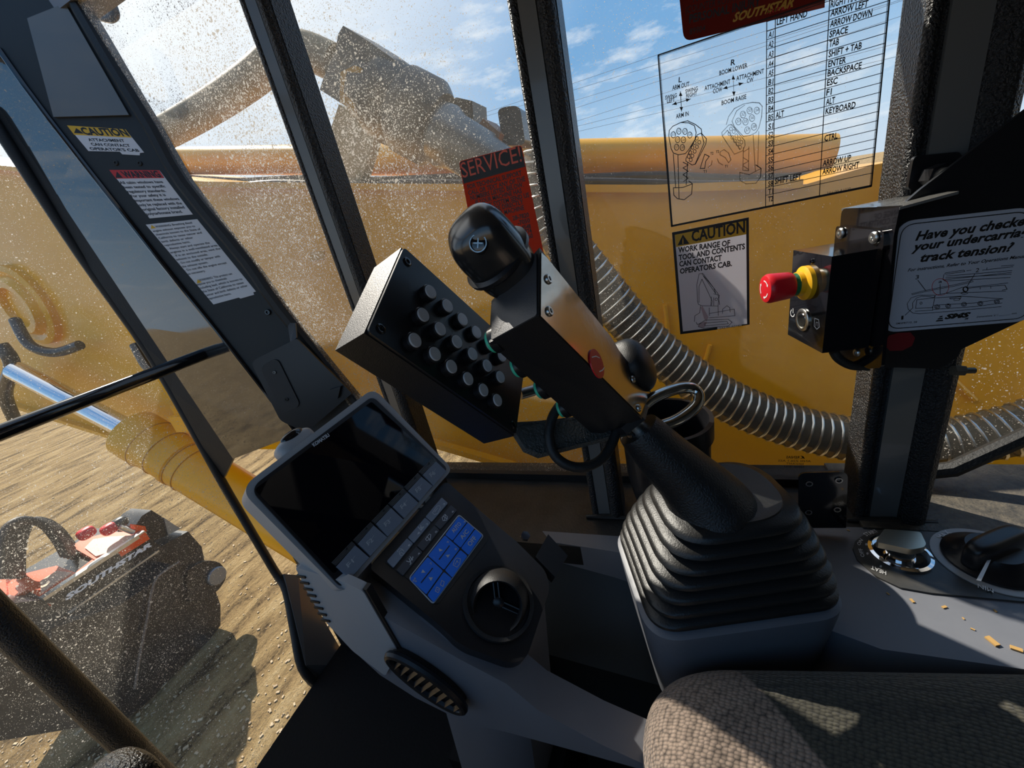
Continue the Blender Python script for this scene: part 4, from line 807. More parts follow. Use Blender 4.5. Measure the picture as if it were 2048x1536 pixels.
# steel hook rod, cable loop and flat strap carrying the keypad
hk = [(1262, 838, .54), (1300, 800, .555), (1350, 778, .57), (1383, 776, .575), (1397, 792, .572), (1388, 815, .566), (1350, 842, .558), (1300, 858, .55), (1258, 866, .545)]
b = B(); tube(b, smoothpts([U(*p) for p in hk], 6), .0085, 14); mk('hook_rod', b, DCHROME, js, True)
lp = [(1128, 800, .535), (1106, 832, .53), (1098, 870, .525), (1108, 908, .522), (1135, 930, .52), (1170, 934, .522), (1203, 918, .53), (1225, 885, .54), (1234, 855, .548)]
b = B(); tube(b, smoothpts([U(*p) for p in lp], 6), .0066, 14); mk('cable_loop', b, RUB, js, True)
sq = [U(1018, 845, .52), U(1072, 842, .55), U(1258, 822, .565), U(1262, 862, .55), U(1080, 908, .53), U(1050, 895, .52)]
b = B(); prism(b, sq, Vector((.0, .004, -.007))); mk('keypad_strap', b, mat('grey_wrinkle_steel', (.06, .06, .055), .35, bump=(320, .8, .004)), js, bev=.0015)
b = B(); tube(b, [U(1040, 788, .55), U(1075, 778, .56), U(1110, 770, .57)], .008, 12); mk('keypad_bolt', b, STEEL, js, True)
# keypad
Vk = P(.2839, .2456, -.0632); KA, KB, KC = [Vector(v) for v in ((.8584, .0374, .5117), (.4951, -.3217, -.8071), (.1344, .9461, -.2947))]
kp = mk('keypad', hexa(B(), Vk + KC * .004, KA * .1209, KB * .2181, KC * .049), BLACK, js, bev=.005, seg=3, label='black keypad box with three rows of grey buttons')
FK = Fr(Vk, KB, -KC)
b = B(); prism(b, rounded([Vk + KA * a + KB * c for a, c in ((.001, .001), (.1199, .001), (.1199, .217), (.001, .217))], .005), KC * .005); mk('lid', b, BLACKS, kp, bev=.0008, seg=1)
for p in ((933, 190), (797, 533), (1475, 1025)): screw(kp, FK.at(c6(*p), .0), -KC, .0052, GLOSS, .0015)
btn = [(1053, 342), (1140, 413), (1217, 483), (1288, 548), (1356, 612), (1418, 670), (1015, 460), (1103, 532), (1188, 597), (1268, 660), (1343, 720), (1410, 778), (973, 590), (1075, 660), (1160, 725), (1245, 787), (1324, 845), (1395, 897)]
for p in btn:
    o_ = FK.at(c6(*p), .008) + KC * .008
    b = B(); cyl(b, o_, -KC, .0092, .0075, 26, .0008); n0 = len(b.faces); cyl(b, o_ - KC * .007, -KC, .0074, .0022, 26, .0006)
    b.faces.ensure_lookup_table()
    for f in b.faces[n0:]: f.material_index = 1
    mk('key_button', b, None, kp, True, mats=[BLACKS, BTN])
# ================================================================== EMERGENCY STOP BOX, BRACKET, PLACARD
VE = P(.6161, -.2013, -.1238); EA, EB, EC = [Vector(v) for v in ((.981, .1938, -.0119), (-.0151, .0151, -.9998), (.1936, -.9809, -.0177))]
es = thing('emergency_stop_box', 'black switch box with a red emergency stop knob on its front', 'switch box', VE + EB * .1286 + EA * .04)
b = B(); hexa(b, VE, EA * .0924, EB * .1286, EC * .056); mk('enclosure', b, GLOSS, es, bev=.004, seg=3)
FE = Fr(VE, -EA, -EC)
ck = FE.at(c4(680, 680)); kd = -EC
b = B(); lathe(b, ck, kd, [(0, 0), (.0235, 0), (.0235, .006), (.02, .008), (.0172, .009), (.0165, .015), (0, .015)], 36); mk('yellow_collar', b, YEL, es, True)
b = B(); cyl(b, ck + kd * .0145, kd, .0155, .0075, 32); mk('green_ring', b, GRN, es, True)
b = B(); lathe(b, ck + kd * .021, kd, [(0, 0), (.0168, 0), (.0185, .004), (.0205, .026), (.0205, .03), (.0185, .0335), (.015, .0345), (0, .0345)], 40); knob = mk('stop_knob', b, RED, es, True)
fk = Fr(ck + kd * .0556, -EA, kd); b = B()
for a0 in (100, 220, 340):
    ring_ = [fk.w(math.cos(math.radians(a0 - 60 * i / 8)) * .0125, math.sin(math.radians(a0 - 60 * i / 8)) * .0125, .0003) for i in range(9)]
    rin_ = [fk.w(math.cos(math.radians(a0 - 60 * i / 8)) * .0108, math.sin(math.radians(a0 - 60 * i / 8)) * .0108, .0003) for i in range(9)]
    for i in range(8): b.faces.new([b.verts.new(x) for x in (ring_[i], ring_[i + 1], rin_[i + 1], rin_[i])])
    am = math.radians(a0 - 60); tp = math.radians(a0 - 76); b.faces.new([b.verts.new(fk.w(math.cos(a_) * r_, math.sin(a_) * r_, .0003)) for a_, r_ in ((am, .0142), (am, .0092), (tp, .0117))])
mk('knob_arrows', b, WHITE, knob)
pb = FE.at(c4(655, 915)); b = B(); lathe(b, pb, kd, [(.0165, 0), (.0165, .002), (.0145, .0035), (.012, .0035), (.0115, .0015), (.0, .0015)], 36); mk('power_button_bezel', b, STEEL, es, True)
b = B(); cyl(b, pb + kd * .001, kd, .0105, .0022, 30, .0006); mk('power_button', b, DCHROME, es, True)
b = B(); stroke(b, FE, [c4(578 + 0, 852), c4(572, 868), c4(574, 886), c4(582, 895), c4(592, 893), c4(597, 880)], 1.7, .0004); stroke(b, FE, [c4(588, 845), c4(588, 872)], 1.7, .0004)
stroke(b, FE, zz(c4, [(725, 905), (750, 915), (755, 960), (738, 975), (722, 955)]), 1.7, .0004, True); stroke(b, FE, zz(c4, [(732, 955), (734, 930), (744, 932), (745, 958)]), 1.2, .0004); mk('power_symbols', b, WHITE, es)
screw(es, FE.at(c4(712, 545)), kd, .0035, GLOSS)
cbp = [UX(*c4(845, 1115), .645), UX(*c4(880, 1165), .645), UX(*c4(960, 1205), .65), UX(*c4(1060, 1212), .655)]
b = B(); tube(b, smoothpts(cbp, 5), .006, 12); mk('cable', b, RUB, es, True)
# bracket
bk = thing('sign_bracket', 'black folded steel bracket bolted to the right upright, carrying box and placard', 'bracket', P(.66, -.36, -.3))
nS = -(Vector((.19, -.98, 0)).cross(Vector((0, 0, 1)))).normalized(); nS = nS if nS.dot(CAM - P(.64, -.3, 0)) > 0 else -nS
FS = Fr(P(.637, -.27, -.1), (.19, -.98, 0), nS)
bkp = [(2110, 175), (1842, 378), (1796, 418), (1757, 712), (1762, 736), (1795, 735), (1880, 738), (1918, 712), (1920, 700), (2110, 610)]
b = B(); prism(b, rounded([FS.at(p) for p in bkp], [0, .004, .004, .01, .006, .0, .006, .006, .004, 0]), nS * -.004); mk('sign_plate', b, BLACKS, bk, bev=.0008, seg=1)
# front flange behind the box
fl = [(1682, 417), (1798, 415), (1768, 712), (1740, 735), (1700, 690), (1672, 500)]
fe0 = VE + EC * .058; 
def UE(p, k=.058): return UP(p[0], p[1], VE + EC * k, -EC)
b = B(); prism(b, rounded([UE(p) for p in ((1683, 417), (1800, 412), (1788, 470), (1762, 735), (1738, 738), (1664, 706), (1672, 560))], [.01, .003, 0, .004, .004, .01, 0]), EC * .004); mk('front_flange', b, GLOSS, bk, bev=.0008, seg=1)
b = B(); q = [UE((1683, 417)), UE((1800, 414)), UE((1800, 414)) + Vector((.0, -.05, .006)), UE((1690, 418)) + Vector((0, -.07, .004))]; prism(b, q, Vector((0, 0, -.003))); mk('top_flange', b, STRIP, bk)
b = B(); prism(b, rounded([UE(p, .053) for p in ((1672, 452), (1768, 462), (1766, 500), (1740, 508), (1700, 496), (1668, 492))], .005), EC * .006); mk('box_lug', b, GLOSS, bk, bev=.001)
for p in (c4(892, 368), c4(1102, 395), c4(995, 1122), c4(882, 468)): screw(bk, UE(p, .052), -EC, .0075 if p[1] < 480 else .0055, STEEL, .003)
b = B(); prism(b, rounded([FS.at(p, -.035) for p in ((1828, 312), (1920, 303), (1926, 318), (1895, 345), (1840, 378), (1815, 380))], .006), nS * -.005); mk('upright_tab', b, BLACKS, bk, bev=.001)
b = B(); bp_ = FS.at((1860, 352), -.03); cyl(b, bp_, nS, .0125, .016, 6); hb = mk('bolt', b, BLACKS, bk); b = B(); cyl(b, bp_ + nS * .015, nS, .008, .014, 20, .001); mk('bolt_end', b, IRON, hb, True)
b = B(); q0 = FS.at((1905, 741), -.02); q1 = FS.at((1948, 741), -.02); tube(b, [q0, q0.lerp(q1, .5)], .0075, 6); tube(b, [q0.lerp(q1, .4), q1], .0045, 8); mk('lower_bolt', b, IRON, bk)
b = B(); poly(b, FS, zz(c4, [(1180, 1090), (1175, 1050), (1195, 1015), (1250, 998), (1330, 995), (1360, 1030), (1340, 1080), (1280, 1110), (1200, 1112)]), .0008, .0006); mk('red_wax_seal', b, mat('dull_red_wax', (.2, .006, .012), .5), bk)
# placard
pq = [e6(*p) for p in ((205, 128), (25, 1348), (1660, 1215), (1700, -40))]
pc_ = decal('placard', FS, pq, SIGNW, 'pale blue grey placard asking about undercarriage track tension, on the black bracket', 'sign', .001, 0)
me = pc_.data
bpy.data.objects.remove(pc_)
b = B(); prism(b, rounded([FS.at(p, .0012) for p in pq], .018, 7), nS * -.001); pc_ = tag(mk('placard', b, SIGNW), 'pale blue grey placard asking about undercarriage track tension, on the black bracket', 'sign')
b = B(); inn = rounded([FS.at(e6(*p), .0014) for p in ((242, 165), (82, 1308), (1615, 1185), (1655, 10))], .015, 7)
for i in range(len(inn)):
    p, q = inn[i], inn[(i + 1) % len(inn)]
    if (q - p).length > 1e-6: seg3(b, p, q, .0011, nS)
for s, p, q, h in [('Have you checked', (385, 335), (1690, 150), 16.5), ('your undercarriage', (345, 452), (1700, 268), 15.5), ('track tension?', (435, 570), (1452, 448), 16)]: T(b, FS, s, e6(*p), e6(*q), h, .035, .22, lift=.0014)
T(b, FS, 'For instructions, Refer to Your Operations Manual', e6(303, 677), e6(1610, 520), 6, .02, .22, lift=.0014)
for s, p, q, h in [('3', (388, 762), (425, 755), 8), ('2', (1045, 685), (1082, 680), 8), ('1', (232, 1205), (256, 1200), 8), ('a', (640, 802), (678, 798), 6), ('SMSPRT10_28', (172, 1256), (404, 1238), 3.5), ("Dimensions 'a' / _______ mm", (1060, 1183), (1498, 1140), 3.5)]: T(b, FS, s, e6(*p), e6(*q), h, .01, lift=.0014)
T(b, FS, 'SMS', e6(705, 1196), e6(985, 1172), 9, .06, .25, lift=.0014); T(b, FS, 'EQUIPMENT', e6(700, 1222), e6(968, 1200), 3.6, .03, .2, lift=.0014)
for i in range(3): poly(b, FS, zz(e6, [(610 + i * 18, 1225 - i * 22), (690 - i * 3, 1218 - i * 22), (695 - i * 3, 1203 - i * 22), (622 + i * 18, 1210 - i * 22)]), .0014, .0001)
DR = [[(345, 920), (500, 882), (660, 850), (800, 825), (950, 790), (1020, 772)], [(350, 930), (505, 894), (665, 862), (805, 838), (955, 803), (1025, 785)], [(430, 935), (340, 965), (298, 1030), (310, 1090), (360, 1130), (430, 1138), (800, 1110), (1330, 1060)], [(385, 1110), (580, 1100), (575, 1060)], [(390, 1080), (405, 985), (590, 965), (605, 940), (580, 1070), (390, 1080)],
      [(360, 1070), (358, 1020), (400, 965), (460, 945), (530, 950), (590, 960)], [(430, 935), (600, 935), (720, 915), (1380, 890)], [(610, 965), (890, 945), (1350, 975)], [(590, 1045), (1040, 1020), (1350, 975)], [(590, 1090), (1040, 1060), (1340, 1020)], [(720, 915), (900, 850), (1000, 845), (1200, 825), (1405, 800)], [(960, 860), (1100, 845), (1370, 825), (1395, 870), (1340, 880)],
      [(700, 710), (690, 760), (715, 780), (1430, 740)], [(705, 705), (720, 690), (920, 660), (930, 675), (720, 705)], [(950, 668), (1000, 660)], [(720, 745), (1440, 705)], [(715, 765), (1445, 685)], [(730, 725), (1450, 665)], [(1125, 660), (1460, 622)], [(1170, 655), (1175, 632)], [(1330, 615), (1470, 605)], [(1100, 870), (1100, 850)], [(1215, 860), (1215, 840)], [(660, 815), (660, 925)], [(765, 965), (890, 950), (885, 970), (770, 975), (765, 965)], [(810, 995), (870, 990), (880, 975), (830, 970), (805, 985)]]
for pl_ in DR: stroke(b, FS, zz(e6, pl_), 1.0, .0014)
for x, y in ((628, 1062), (748, 1052), (922, 1035), (1100, 1025), (1282, 1005)):
    for rr_ in (28, 14): stroke(b, FS, zz(e6, circ((x, y), rr_, 12, rr_ * .8)), 1.1, .0014, True)
stroke(b, FS, zz(e6, circ((938, 870), 26)), 2.2, .0014, True); stroke(b, FS, zz(e6, circ((925, 912), 36, 12, 12)), 1, .0014, True); stroke(b, FS, zz(e6, circ((450, 1022), 12)), 1, .0014, True)
for p, q in (((415, 770), (502, 885)), ((1040, 702), (955, 840)), ((275, 1155), (362, 1072))): stroke(b, FS, [e6(*p), e6(*q)], 1.2, .0014)
mk('printing', b, INK, pc_)
b = B(); stroke(b, FS, zz(e6, circ((662, 845), 92, 26)), .9, .0015, True); mk('red_circle', b, DECR, pc_)
# ================================================================== CUP HOLDER, MOUNTING PLATE
cc = U(1328, 836, .70); ch_ = thing('cup_holder', 'black cylindrical cup holder standing behind the joystick stem', 'cup holder', Vector((cc.x, cc.y, H - .61)))
b = B(); lathe(b, Vector((cc.x, cc.y, H - .608)), (0, 0, 1), [(0, 0), (.045, 0), (.05, .01), (.068, .1), (.072, .13), (.0735, .2), (.0785, .205), (.0785, cc.z - H + .608), (.0715, cc.z - H + .608), (.069, .12), (.05, .03), (0, .03)], 44); mk('cup', b, BLACKS, ch_, True)
mp_ = thing('mounting_plate', 'small black upright plate with four holes on the sill', 'plate', UX(1650, 1046, .655))
b = B(); prism(b, rounded([UX(*p, .655) for p in ((1597, 946), (1696, 944), (1692, 1056), (1597, 1056))], [.012, .012, .0, .0]), Vector((.003, 0, 0))); mk('plate', b, GLOSS, mp_, bev=.0008, seg=1)
for p in (d4(442, 625), d4(664, 600), d4(437, 838), d4(652, 818)):
    b = B(); lathe(b, UX(*p, .654), (-1, 0, 0), [(.0052, 0), (.0052, .0012), (.0036, .0012), (.0036, 0)], 18); mk('hole_lit_edge', b, STEEL, mp_, True)  # bright rings drawn in for the lit edges of the holes
# ================================================================== SEAT
seat = thing('operator_seat', 'dark brown woven fabric seat cushion at the lower right', 'seat', P(.14, -.3, -1.2))
a1 = Vector((.985, .17, 0)).normalized(); a2 = Vector((-.17, .985, 0)).normalized()
def superrect(c, hx_, hy_, r, z, k=14): return rounded([c + a1 * sx_ * hx_ + a2 * sy_ * hy_ + Vector((0, 0, z)) for sx_, sy_ in ((-1, -1), (1, -1), (1, 1), (-1, 1))], r, k)
cS = P(.185, -.33, -.565)
rg = [superrect(cS, .235, .35, .11, -.17), superrect(cS, .25, .365, .115, -.12), superrect(cS, .255, .37, .115, -.08), superrect(cS, .248, .362, .115, -.045), superrect(cS, .232, .344, .11, -.018), superrect(cS, .205, .315, .1, -.003), superrect(cS, .16, .27, .09, .002), superrect(cS, .08, .18, .06, .0)]
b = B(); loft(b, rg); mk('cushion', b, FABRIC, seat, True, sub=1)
b = B(); hexa(b, P(-.02, -.6, -1.2), (.34, 0, 0), (0, .5, 0), (0, 0, .48)); mk('seat_base', b, PANELC, seat, bev=.02)
# ================================================================== OUTSIDE: BOOM AND ITS CYLINDERS
XB = 1.16
bt = [(-420, 300), (0, 338), (370, 372), (800, 378), (1310, 382), (1600, 372), (1745, 330), (1812, 318), (1835, 392), (1980, 470), (2150, 640), (2300, 900), (2300, 1250), (1200, 1250), (1160, 985), (1030, 925), (870, 879), (600, 884), (300, 884), (240, 870), (0, 795), (-420, 690)]
boom = thing('boom', 'huge yellow excavator boom filling the view outside the side window', 'boom', P(1.45, -.2, -3.5))
b = B(); prism(b, [UX(*p, XB) for p in bt], Vector((.62, 0, 0))); mk('boom_box', b, BOOMY, boom, bev=.012, seg=2)
b = B(); fl_ = [UX(*p, XB) for p in ((-420, 297), (0, 336), (370, 370), (800, 376), (1310, 380), (1600, 370))]
for p, q in zip(fl_, fl_[1:]): prism(b, [p + Vector((-.022, 0, .012)), q + Vector((-.022, 0, .012)), q + Vector((-.022, 0, -.006)), p + Vector((-.022, 0, -.006))], Vector((.66, 0, 0)))
mk('top_flange', b, BOOMY, boom)
b = B(); fl_ = [UX(*p, XB) for p in ((-420, 692), (0, 797), (240, 872), (300, 886), (600, 886), (870, 881), (1030, 927), (1160, 986))]
for p, q in zip(fl_, fl_[1:]): prism(b, [p + Vector((-.03, 0, .01)), q + Vector((-.03, 0, .01)), q + Vector((-.03, 0, -.015)), p + Vector((-.03, 0, -.015))], Vector((.68, 0, 0)))
mk('bottom_flange', b, BOOMY, boom)
bc = UX(60, 610, XB - .0); b = B(); lathe(b, bc, (-1, 0, 0), [(.2, -.02), (.2, .03), (.175, .04), (.15, .03), (.13, .06), (.1, .06), (.09, .035), (0, .035)], 36); mk('pivot_boss', b, BOOMY, boom, True)
b = B(); prism(b, [UX(*p, XB - .03) for p in ((1820, 395), (1840, 330), (1880, 350), (1870, 420))], Vector((.04, 0, 0))); mk('lug', b, BOOMY, boom)
for p in ((620, 505), (670, 515)):
    b = B(); hexa(b, UX(p[0], p[1], XB - .004), UX(p[0] + 28, p[1] - 4, XB - .004) - UX(p[0], p[1], XB - .004), UX(p[0], p[1] + 18, XB - .004) - UX(p[0], p[1], XB - .004), Vector((.006, 0, 0))); mk('patch_plate', b, BOOMD, boom)
for q in (((1330, 610), (1345, 760)), ((1700, 560), (1950, 800)), ((1420, 690), (1400, 760))):                                   # weld seams on the side
    a_, c_ = UX(*q[0], XB - .004), UX(*q[1], XB - .004); b = B(); tube(b, [a_, a_.lerp(c_, .5), c_], .006, 8); mk('weld_seam', b, BOOMY, boom, True)
# arm cylinder lying along the top of the boom
b = B(); tube(b, [UX(330, 322, 1.6), UX(900, 318, 1.6), UX(1660, 312, 1.6)], .058, 24); acyl = tag(mk('arm_cylinder', b, BOOMY, smooth=True), 'long yellow hydraulic cylinder lying along the top of the boom', 'hydraulic cylinder')
for i, (ya, yb, r) in enumerate((((330, 360), (1640, 352), .012), ((330, 368), (1620, 364), .01))):
    b = B(); a_, c_ = UX(*ya, 1.5 - i * .05), UX(*yb, 1.5 - i * .05); pts_ = [a_.lerp(c_, k / 12) + Vector((0, 0, .006 * math.sin(k * 2.1 + i))) for k in range(13)]; tube(b, smoothpts(pts_, 3), r, 8)
    tag(mk('hydraulic_line', b, OILBLK, smooth=True), ['upper black hydraulic line running below the yellow arm cylinder', 'lower black hydraulic line just above the boom flange'][i], 'hose', 'lines along the boom top')
# boom cylinder with chrome rod, seen through the windscreen
bcy = thing('boom_cylinder', 'yellow boom cylinder with chrome rod ahead of the corner post', 'hydraulic cylinder', UX(460, 990, 1.0))
r0, r1, r2 = UX(52, 752, .98), UX(262, 862, .98), UX(540, 1030, .98)
b = B(); tube(b, [r0 + (r0 - r1) * .1, r1, r1.lerp(r2, .2)], .047, 28); mk('chrome_rod', b, CHROME, bcy, True)
dr = (r2 - r1).normalized(); b = B(); lathe(b, r1 - dr * .02, dr, [(0, 0), (.06, 0), (.1, .03), (.115, .04), (.115, .16), (.108, .17), (.108, .3), (.113, .305), (.113, .33), (.108, .335), (.108, (r2 - r1).length + .5), (0, (r2 - r1).length + .5)], 40); mk('barrel', b, BOOMY, bcy, True)
for h_ in (.13, .215, .32, .37):
    b = B(); x_, y_, n_ = basis(dr); tube(b, [r1 + dr * h_ + (x_ * math.cos(k * math.pi / 20) + y_ * math.sin(k * math.pi / 20)) * (.116 if h_ < .15 else .1095) for k in range(40)], .0022, 6, True); mk('band', b, BOOMD, bcy, True)
b = B(); pk = UX(335, 835, .9); hexa(b, pk, (0, -.09, 0), (0, 0, -.07), (.07, 0, 0)); mk('port_block', b, BOOMY, bcy, bev=.008)
b = B(); cyl(b, pk + Vector((.03, -.045, 0)), (0, 0, 1), .025, .04, 8); mk('port_cap', b, BOOMY, bcy)
for i, pts_ in enumerate(([(0, 690, 1.0), (25, 730, 1.0), (10, 790, 1.02), (40, 860, 1.05)], [(30, 640, 1.04), (60, 690, 1.0), (110, 705, 1.02), (160, 690, 1.06)], [(270, 690, 1.08), (292, 730, 1.05), (310, 745, 1.05)])):
    b = B(); tube(b, smoothpts([UX(*p) for p in pts_], 5), [.03, .022, .02][i], 10)
    tag(mk('hydraulic_hose', b, OILBLK, smooth=True), ['black hydraulic hose at the left edge beside the chrome rod', 'black hydraulic hose curving above the chrome rod', 'short black hose end near the corner post, above the cylinder barrel'][i], 'hose', 'hoses by the boom cylinder')
# ================================================================== OUTSIDE: GOOSENECK HOSE AND SWIVEL COUPLING
XG = 1.3
gh = [(262, 305), (318, 272), (385, 235), (450, 195), (510, 152), (550, 118), (583, 102), (615, 103), (645, 115), (672, 128)]
b = B(); tube(b, smoothpts([UX(*p, XG) for p in gh], 5), .052, 18); tag(mk('gooseneck_hose', b, HOSEB, smooth=True), 'thick tan hose arching up to the dark coupling beyond the boom', 'hose')
cp = thing('swivel_coupling', 'dark iron swivel coupling of blocks and a tapering spout beyond the boom', 'coupling', UX(850, 300, XG))
b = B(); prism(b, [UX(*c2(*p), XG - .05) for p in ((545, 150), (700, 245), (840, 345), (852, 440), (740, 725), (590, 640), (408, 525), (430, 455), (500, 300), (515, 200))], Vector((.15, 0, 0))); mk('clamp_block', b, IRON, cp, bev=.015)
pa, pb_ = UX(*c2(690, 560), XG), UX(*c2(1090, 640), XG); dg = (UX(*c2(1120, 760), XG) - UX(*c2(740, 560), XG)).normalized(); og = UX(*c2(740, 560), XG)
b = B(); lathe(b, og, dg, [(0, -.05), (.085, -.05), (.09, .0), (.112, .015), (.115, .07), (.1, .09), (.12, .11), (.12, .2), (.095, .23), (0, .23)], 28); mk('swivel_drum', b, IRON, cp, True)
b = B(); o2 = UX(*c2(1090, 770), XG); d2_ = (UX(*c2(1420, 960), XG) - o2).normalized(); lathe(b, o2, d2_, [(0, -.06), (.07, -.06), (.085, 0), (.09, .04), (.078, .07), (.075, .17), (.068, .18), (.058, .3), (0, .3)], 26); mk('spout', b, mat('worn_grey_iron', (.2, .19, .17), .4, metal=.7, var=(12, (.3, .28, .24))), cp, True)
b = B(); prism(b, [UX(*c2(*p), XG + .05) for p in ((690, 480), (770, 445), (805, 460), (760, 690), (680, 640))], Vector((-.13, 0, 0))); mk('yellow_collar_plate', b, BOOMD, cp, bev=.01)
b = B(); lathe(b, UX(*c2(950, 810), XG - .02), (-1, 0, 0), [(0, -.06), (.04, -.06), (.04, .05), (.025, .06), (0, .06)], 18); mk('drain_nut', b, IRON, cp, True)
b = B(); prism(b, [UX(*c2(*p), 1.42) for p in ((520, 610), (745, 730), (700, 900), (640, 1090), (500, 1080), (440, 850))], Vector((.05, 0, 0))); tag(mk('support_plate', b, mat('dusty_olive_plate', (.3, .3, .2), .5, var=(6, (.36, .34, .24)))), 'dusty olive grey plate standing behind the swivel coupling', 'plate')
vb_ = thing('valve_block', 'rusty orange valve block with two angled lugs right of the coupling', 'valve', UX(940, 270, 1.6))
RUST = mat('rusty_orange_iron', (.3, .11, .03), .5, var=(9, (.16, .08, .05)))
for nm_, q, m_ in (('rusty_bracket', ((1080, 580), (1140, 590), (1320, 740), (1330, 850), (1240, 850), (1130, 690)), RUST), ('grey_box', ((1140, 590), (1210, 570), (1300, 590), (1310, 730), (1250, 740), (1140, 690)), IRON), ('angled_lug', ((1335, 730), (1365, 692), (1465, 780), (1440, 850), (1340, 850)), RUST)):
    b = B(); prism(b, [UX(*c2(*p), 1.36) for p in q], Vector((.12, 0, 0))); mk(nm_, b, m_, vb_, bev=.01)
b = B(); prism(b, rounded([UX(*c2(*p), 1.4) for p in ((1447, 640), (1500, 622), (1580, 618), (1612, 850), (1480, 850))], .02), Vector((.12, 0, 0))); tag(mk('work_lamp_case', b, OILBLK, bev=.01), 'dark upright case on the boom top left of the window upright', 'case')
# ================================================================== OUTSIDE: SPIRAL HOSE BY THE WINDOW
hp = [(1096, 300), (1094, 390), (1120, 466), (1190, 560), (1290, 678), (1400, 768), (1500, 822), (1620, 862), (1740, 882), (1880, 885), (2000, 866), (2120, 832), (2260, 780)]
HP = smoothpts([UX(*p, .95) for p in hp], 10)
sh = thing('spiral_hose', 'smoky clear hose with a steel spiral hanging across the side window', 'hose', UX(1620, 900, .95))
b = B(); tube(b, HP, .049, 22); mk('hose_wall', b, HOSEC, sh, True)
b = B(); L2 = [0]
for p, q in zip(HP, HP[1:]): L2.append(L2[-1] + (q - p).length)
hx_ = []; x_ = None; j = 0; pitch = .0205; n_ = int(L2[-1] / pitch * 16)
for i in range(n_):
    s = L2[-1] * i / n_
    while j < len(L2) - 2 and s > L2[j + 1]: j += 1
    t = (s - L2[j]) / (L2[j + 1] - L2[j]); p = HP[j].lerp(HP[j + 1], t); d = (HP[min(j + 2, len(HP) - 1)] - HP[max(j - 1, 0)]).normalized()
    x_ = d.orthogonal().normalized() if x_ is None else (x_ - d * x_.dot(d)).normalized(); y_ = d.cross(x_); a = 2 * math.pi * i / 16
    hx_.append(p + (x_ * math.cos(a) + y_ * math.sin(a)) * .0505)
tube(b, hx_, .0026, 6); mk('steel_spiral', b, STEEL, sh, True)
b = B(); tube(b, HP, .036, 14); mk('inner_bundle', b, OILBLK, sh, True)
# ================================================================== OUTSIDE: MIRROR LOOP, RAIL, POWER LINES
b = B(); tube(b, smoothpts([UX(*p, .98) for p in ((140, 20), (172, 20), (205, 34), (221, 36), (229, 26), (222, 5), (206, -30), (190, -70))], 5), .011, 12); tag(mk('mirror_loop', b, OILBLK, smooth=True), 'black bent tube loop outside at the top of the corner post', 'tube')
hr = thing('handrail', 'black grab handle on a pale post outside, by the right upright', 'handrail', UX(1795, 330, 1.9))
b = B(); tube(b, smoothpts([UX(*p, 1.9) for p in ((1832, 160), (1812, 185), (1797, 220), (1796, 262), (1806, 276), (1822, 268))], 5), .022, 12); mk('grab_handle', b, OILBLK, hr, True)
b = B(); tube(b, [UX(1822, 150, 1.92), UX(1815, 240, 1.92), UX(1800, 335, 1.92), UX(1797, 430, 1.92), Vector((1.92, UX(1797, 430, 1.92).y, 0))], .02, 12); mk('post', b, mat('galvanised_post', (.4, .4, .4), .5), hr, True)
b = B(); hexa(b, UX(1812, 165, 1.9), UX(1842, 158, 1.9) - UX(1812, 165, 1.9), UX(1812, 195, 1.9) - UX(1812, 165, 1.9), Vector((.04, 0, 0))); mk('clamp', b, OILBLK, hr)
for i, (y0, y1) in enumerate(((165, 78), (178, 98), (200, 128), (216, 140), (243, 168), (252, 190), (262, 205))):
    p, q = UX(1128, y0 + 2, 70), UX(1330, y0 - (y0 - y1) * 1.0 + (20 if i < 2 else 12), 70); d = (q - p); a_, c_ = p - d * 3, q + d * 3
    b = B(); tube(b, [a_.lerp(c_, k / 14) + Vector((0, 0, -.35 * (1 - ((k - 7) / 7) ** 2))) for k in range(15)], .017, 6)
    tag(mk('power_line', b, OILBLK), 'thin dark power line crossing the sky, ' + ['topmost of seven', 'second from the top', 'third from the top', 'middle one of seven', 'third from the bottom', 'second from the bottom', 'lowest of seven'][i], 'cable', 'power lines across the sky')
# ================================================================== OUTSIDE: PROCESSOR HEAD ON THE GROUND
YH = 5.7
hd = thing('processor_head', 'orange and black tree processor head lying on the dirt, lower left', 'processor head', UY(260, 1250, YH) * Vector((1, 1, 0)) if False else Vector((1.5, YH, 0)))
def UH(x, y, dy=0.0): return UY(x, y, YH + dy)
b = B(); prism(b, [UH(*c7(*p)) for p in ((-80, 860), (0, 760), (250, 730), (850, 345), (940, 420), (1100, 330), (1180, 420), (1200, 520), (1250, 650), (1290, 760), (1290, 880), (1100, 1130), (740, 1430), (-200, 1590))], Vector((0, 1.0, 0))); mk('frame_body', b, OILBLK, hd, bev=.04)
b = B(); prism(b, [UH(*c7(*p), -.03) for p in ((255, 735), (850, 340), (935, 438), (400, 812))], Vector((0, .06, -.01))); pltH = mk('name_plate', b, OILBLK, hd, bev=.006)
FH = Fr(UH(*c7(255, 735), -.03), UH(*c7(850, 340), -.03) - UH(*c7(255, 735), -.03), (0, -1, 0))
b = B(); T(b, FH, 'SOUTHSTAR', c7(385, 735), c7(890, 412), 9.5, .06, .25, lift=.012); mk('plate_lettering', b, WHITE, pltH)
b = B(); prism(b, [UH(*c7(*p), -.06) for p in ((250, 722), (262, 736), (862, 342), (845, 326))], Vector((0, .08, 0))); mk('edge_trim', b, mat('bare_bright_steel', (.6, .58, .52), .35, metal=.8), hd)
b = B(); prism(b, [UH(*c7(*p), -.04) for p in ((395, 806), (400, 816), (935, 446), (930, 438))], Vector((0, .04, 0))); mk('lower_trim', b, mat('bare_bright_steel', (.6, .58, .52), .35), hd)
ZT = UH(*c7(255, 735)).z
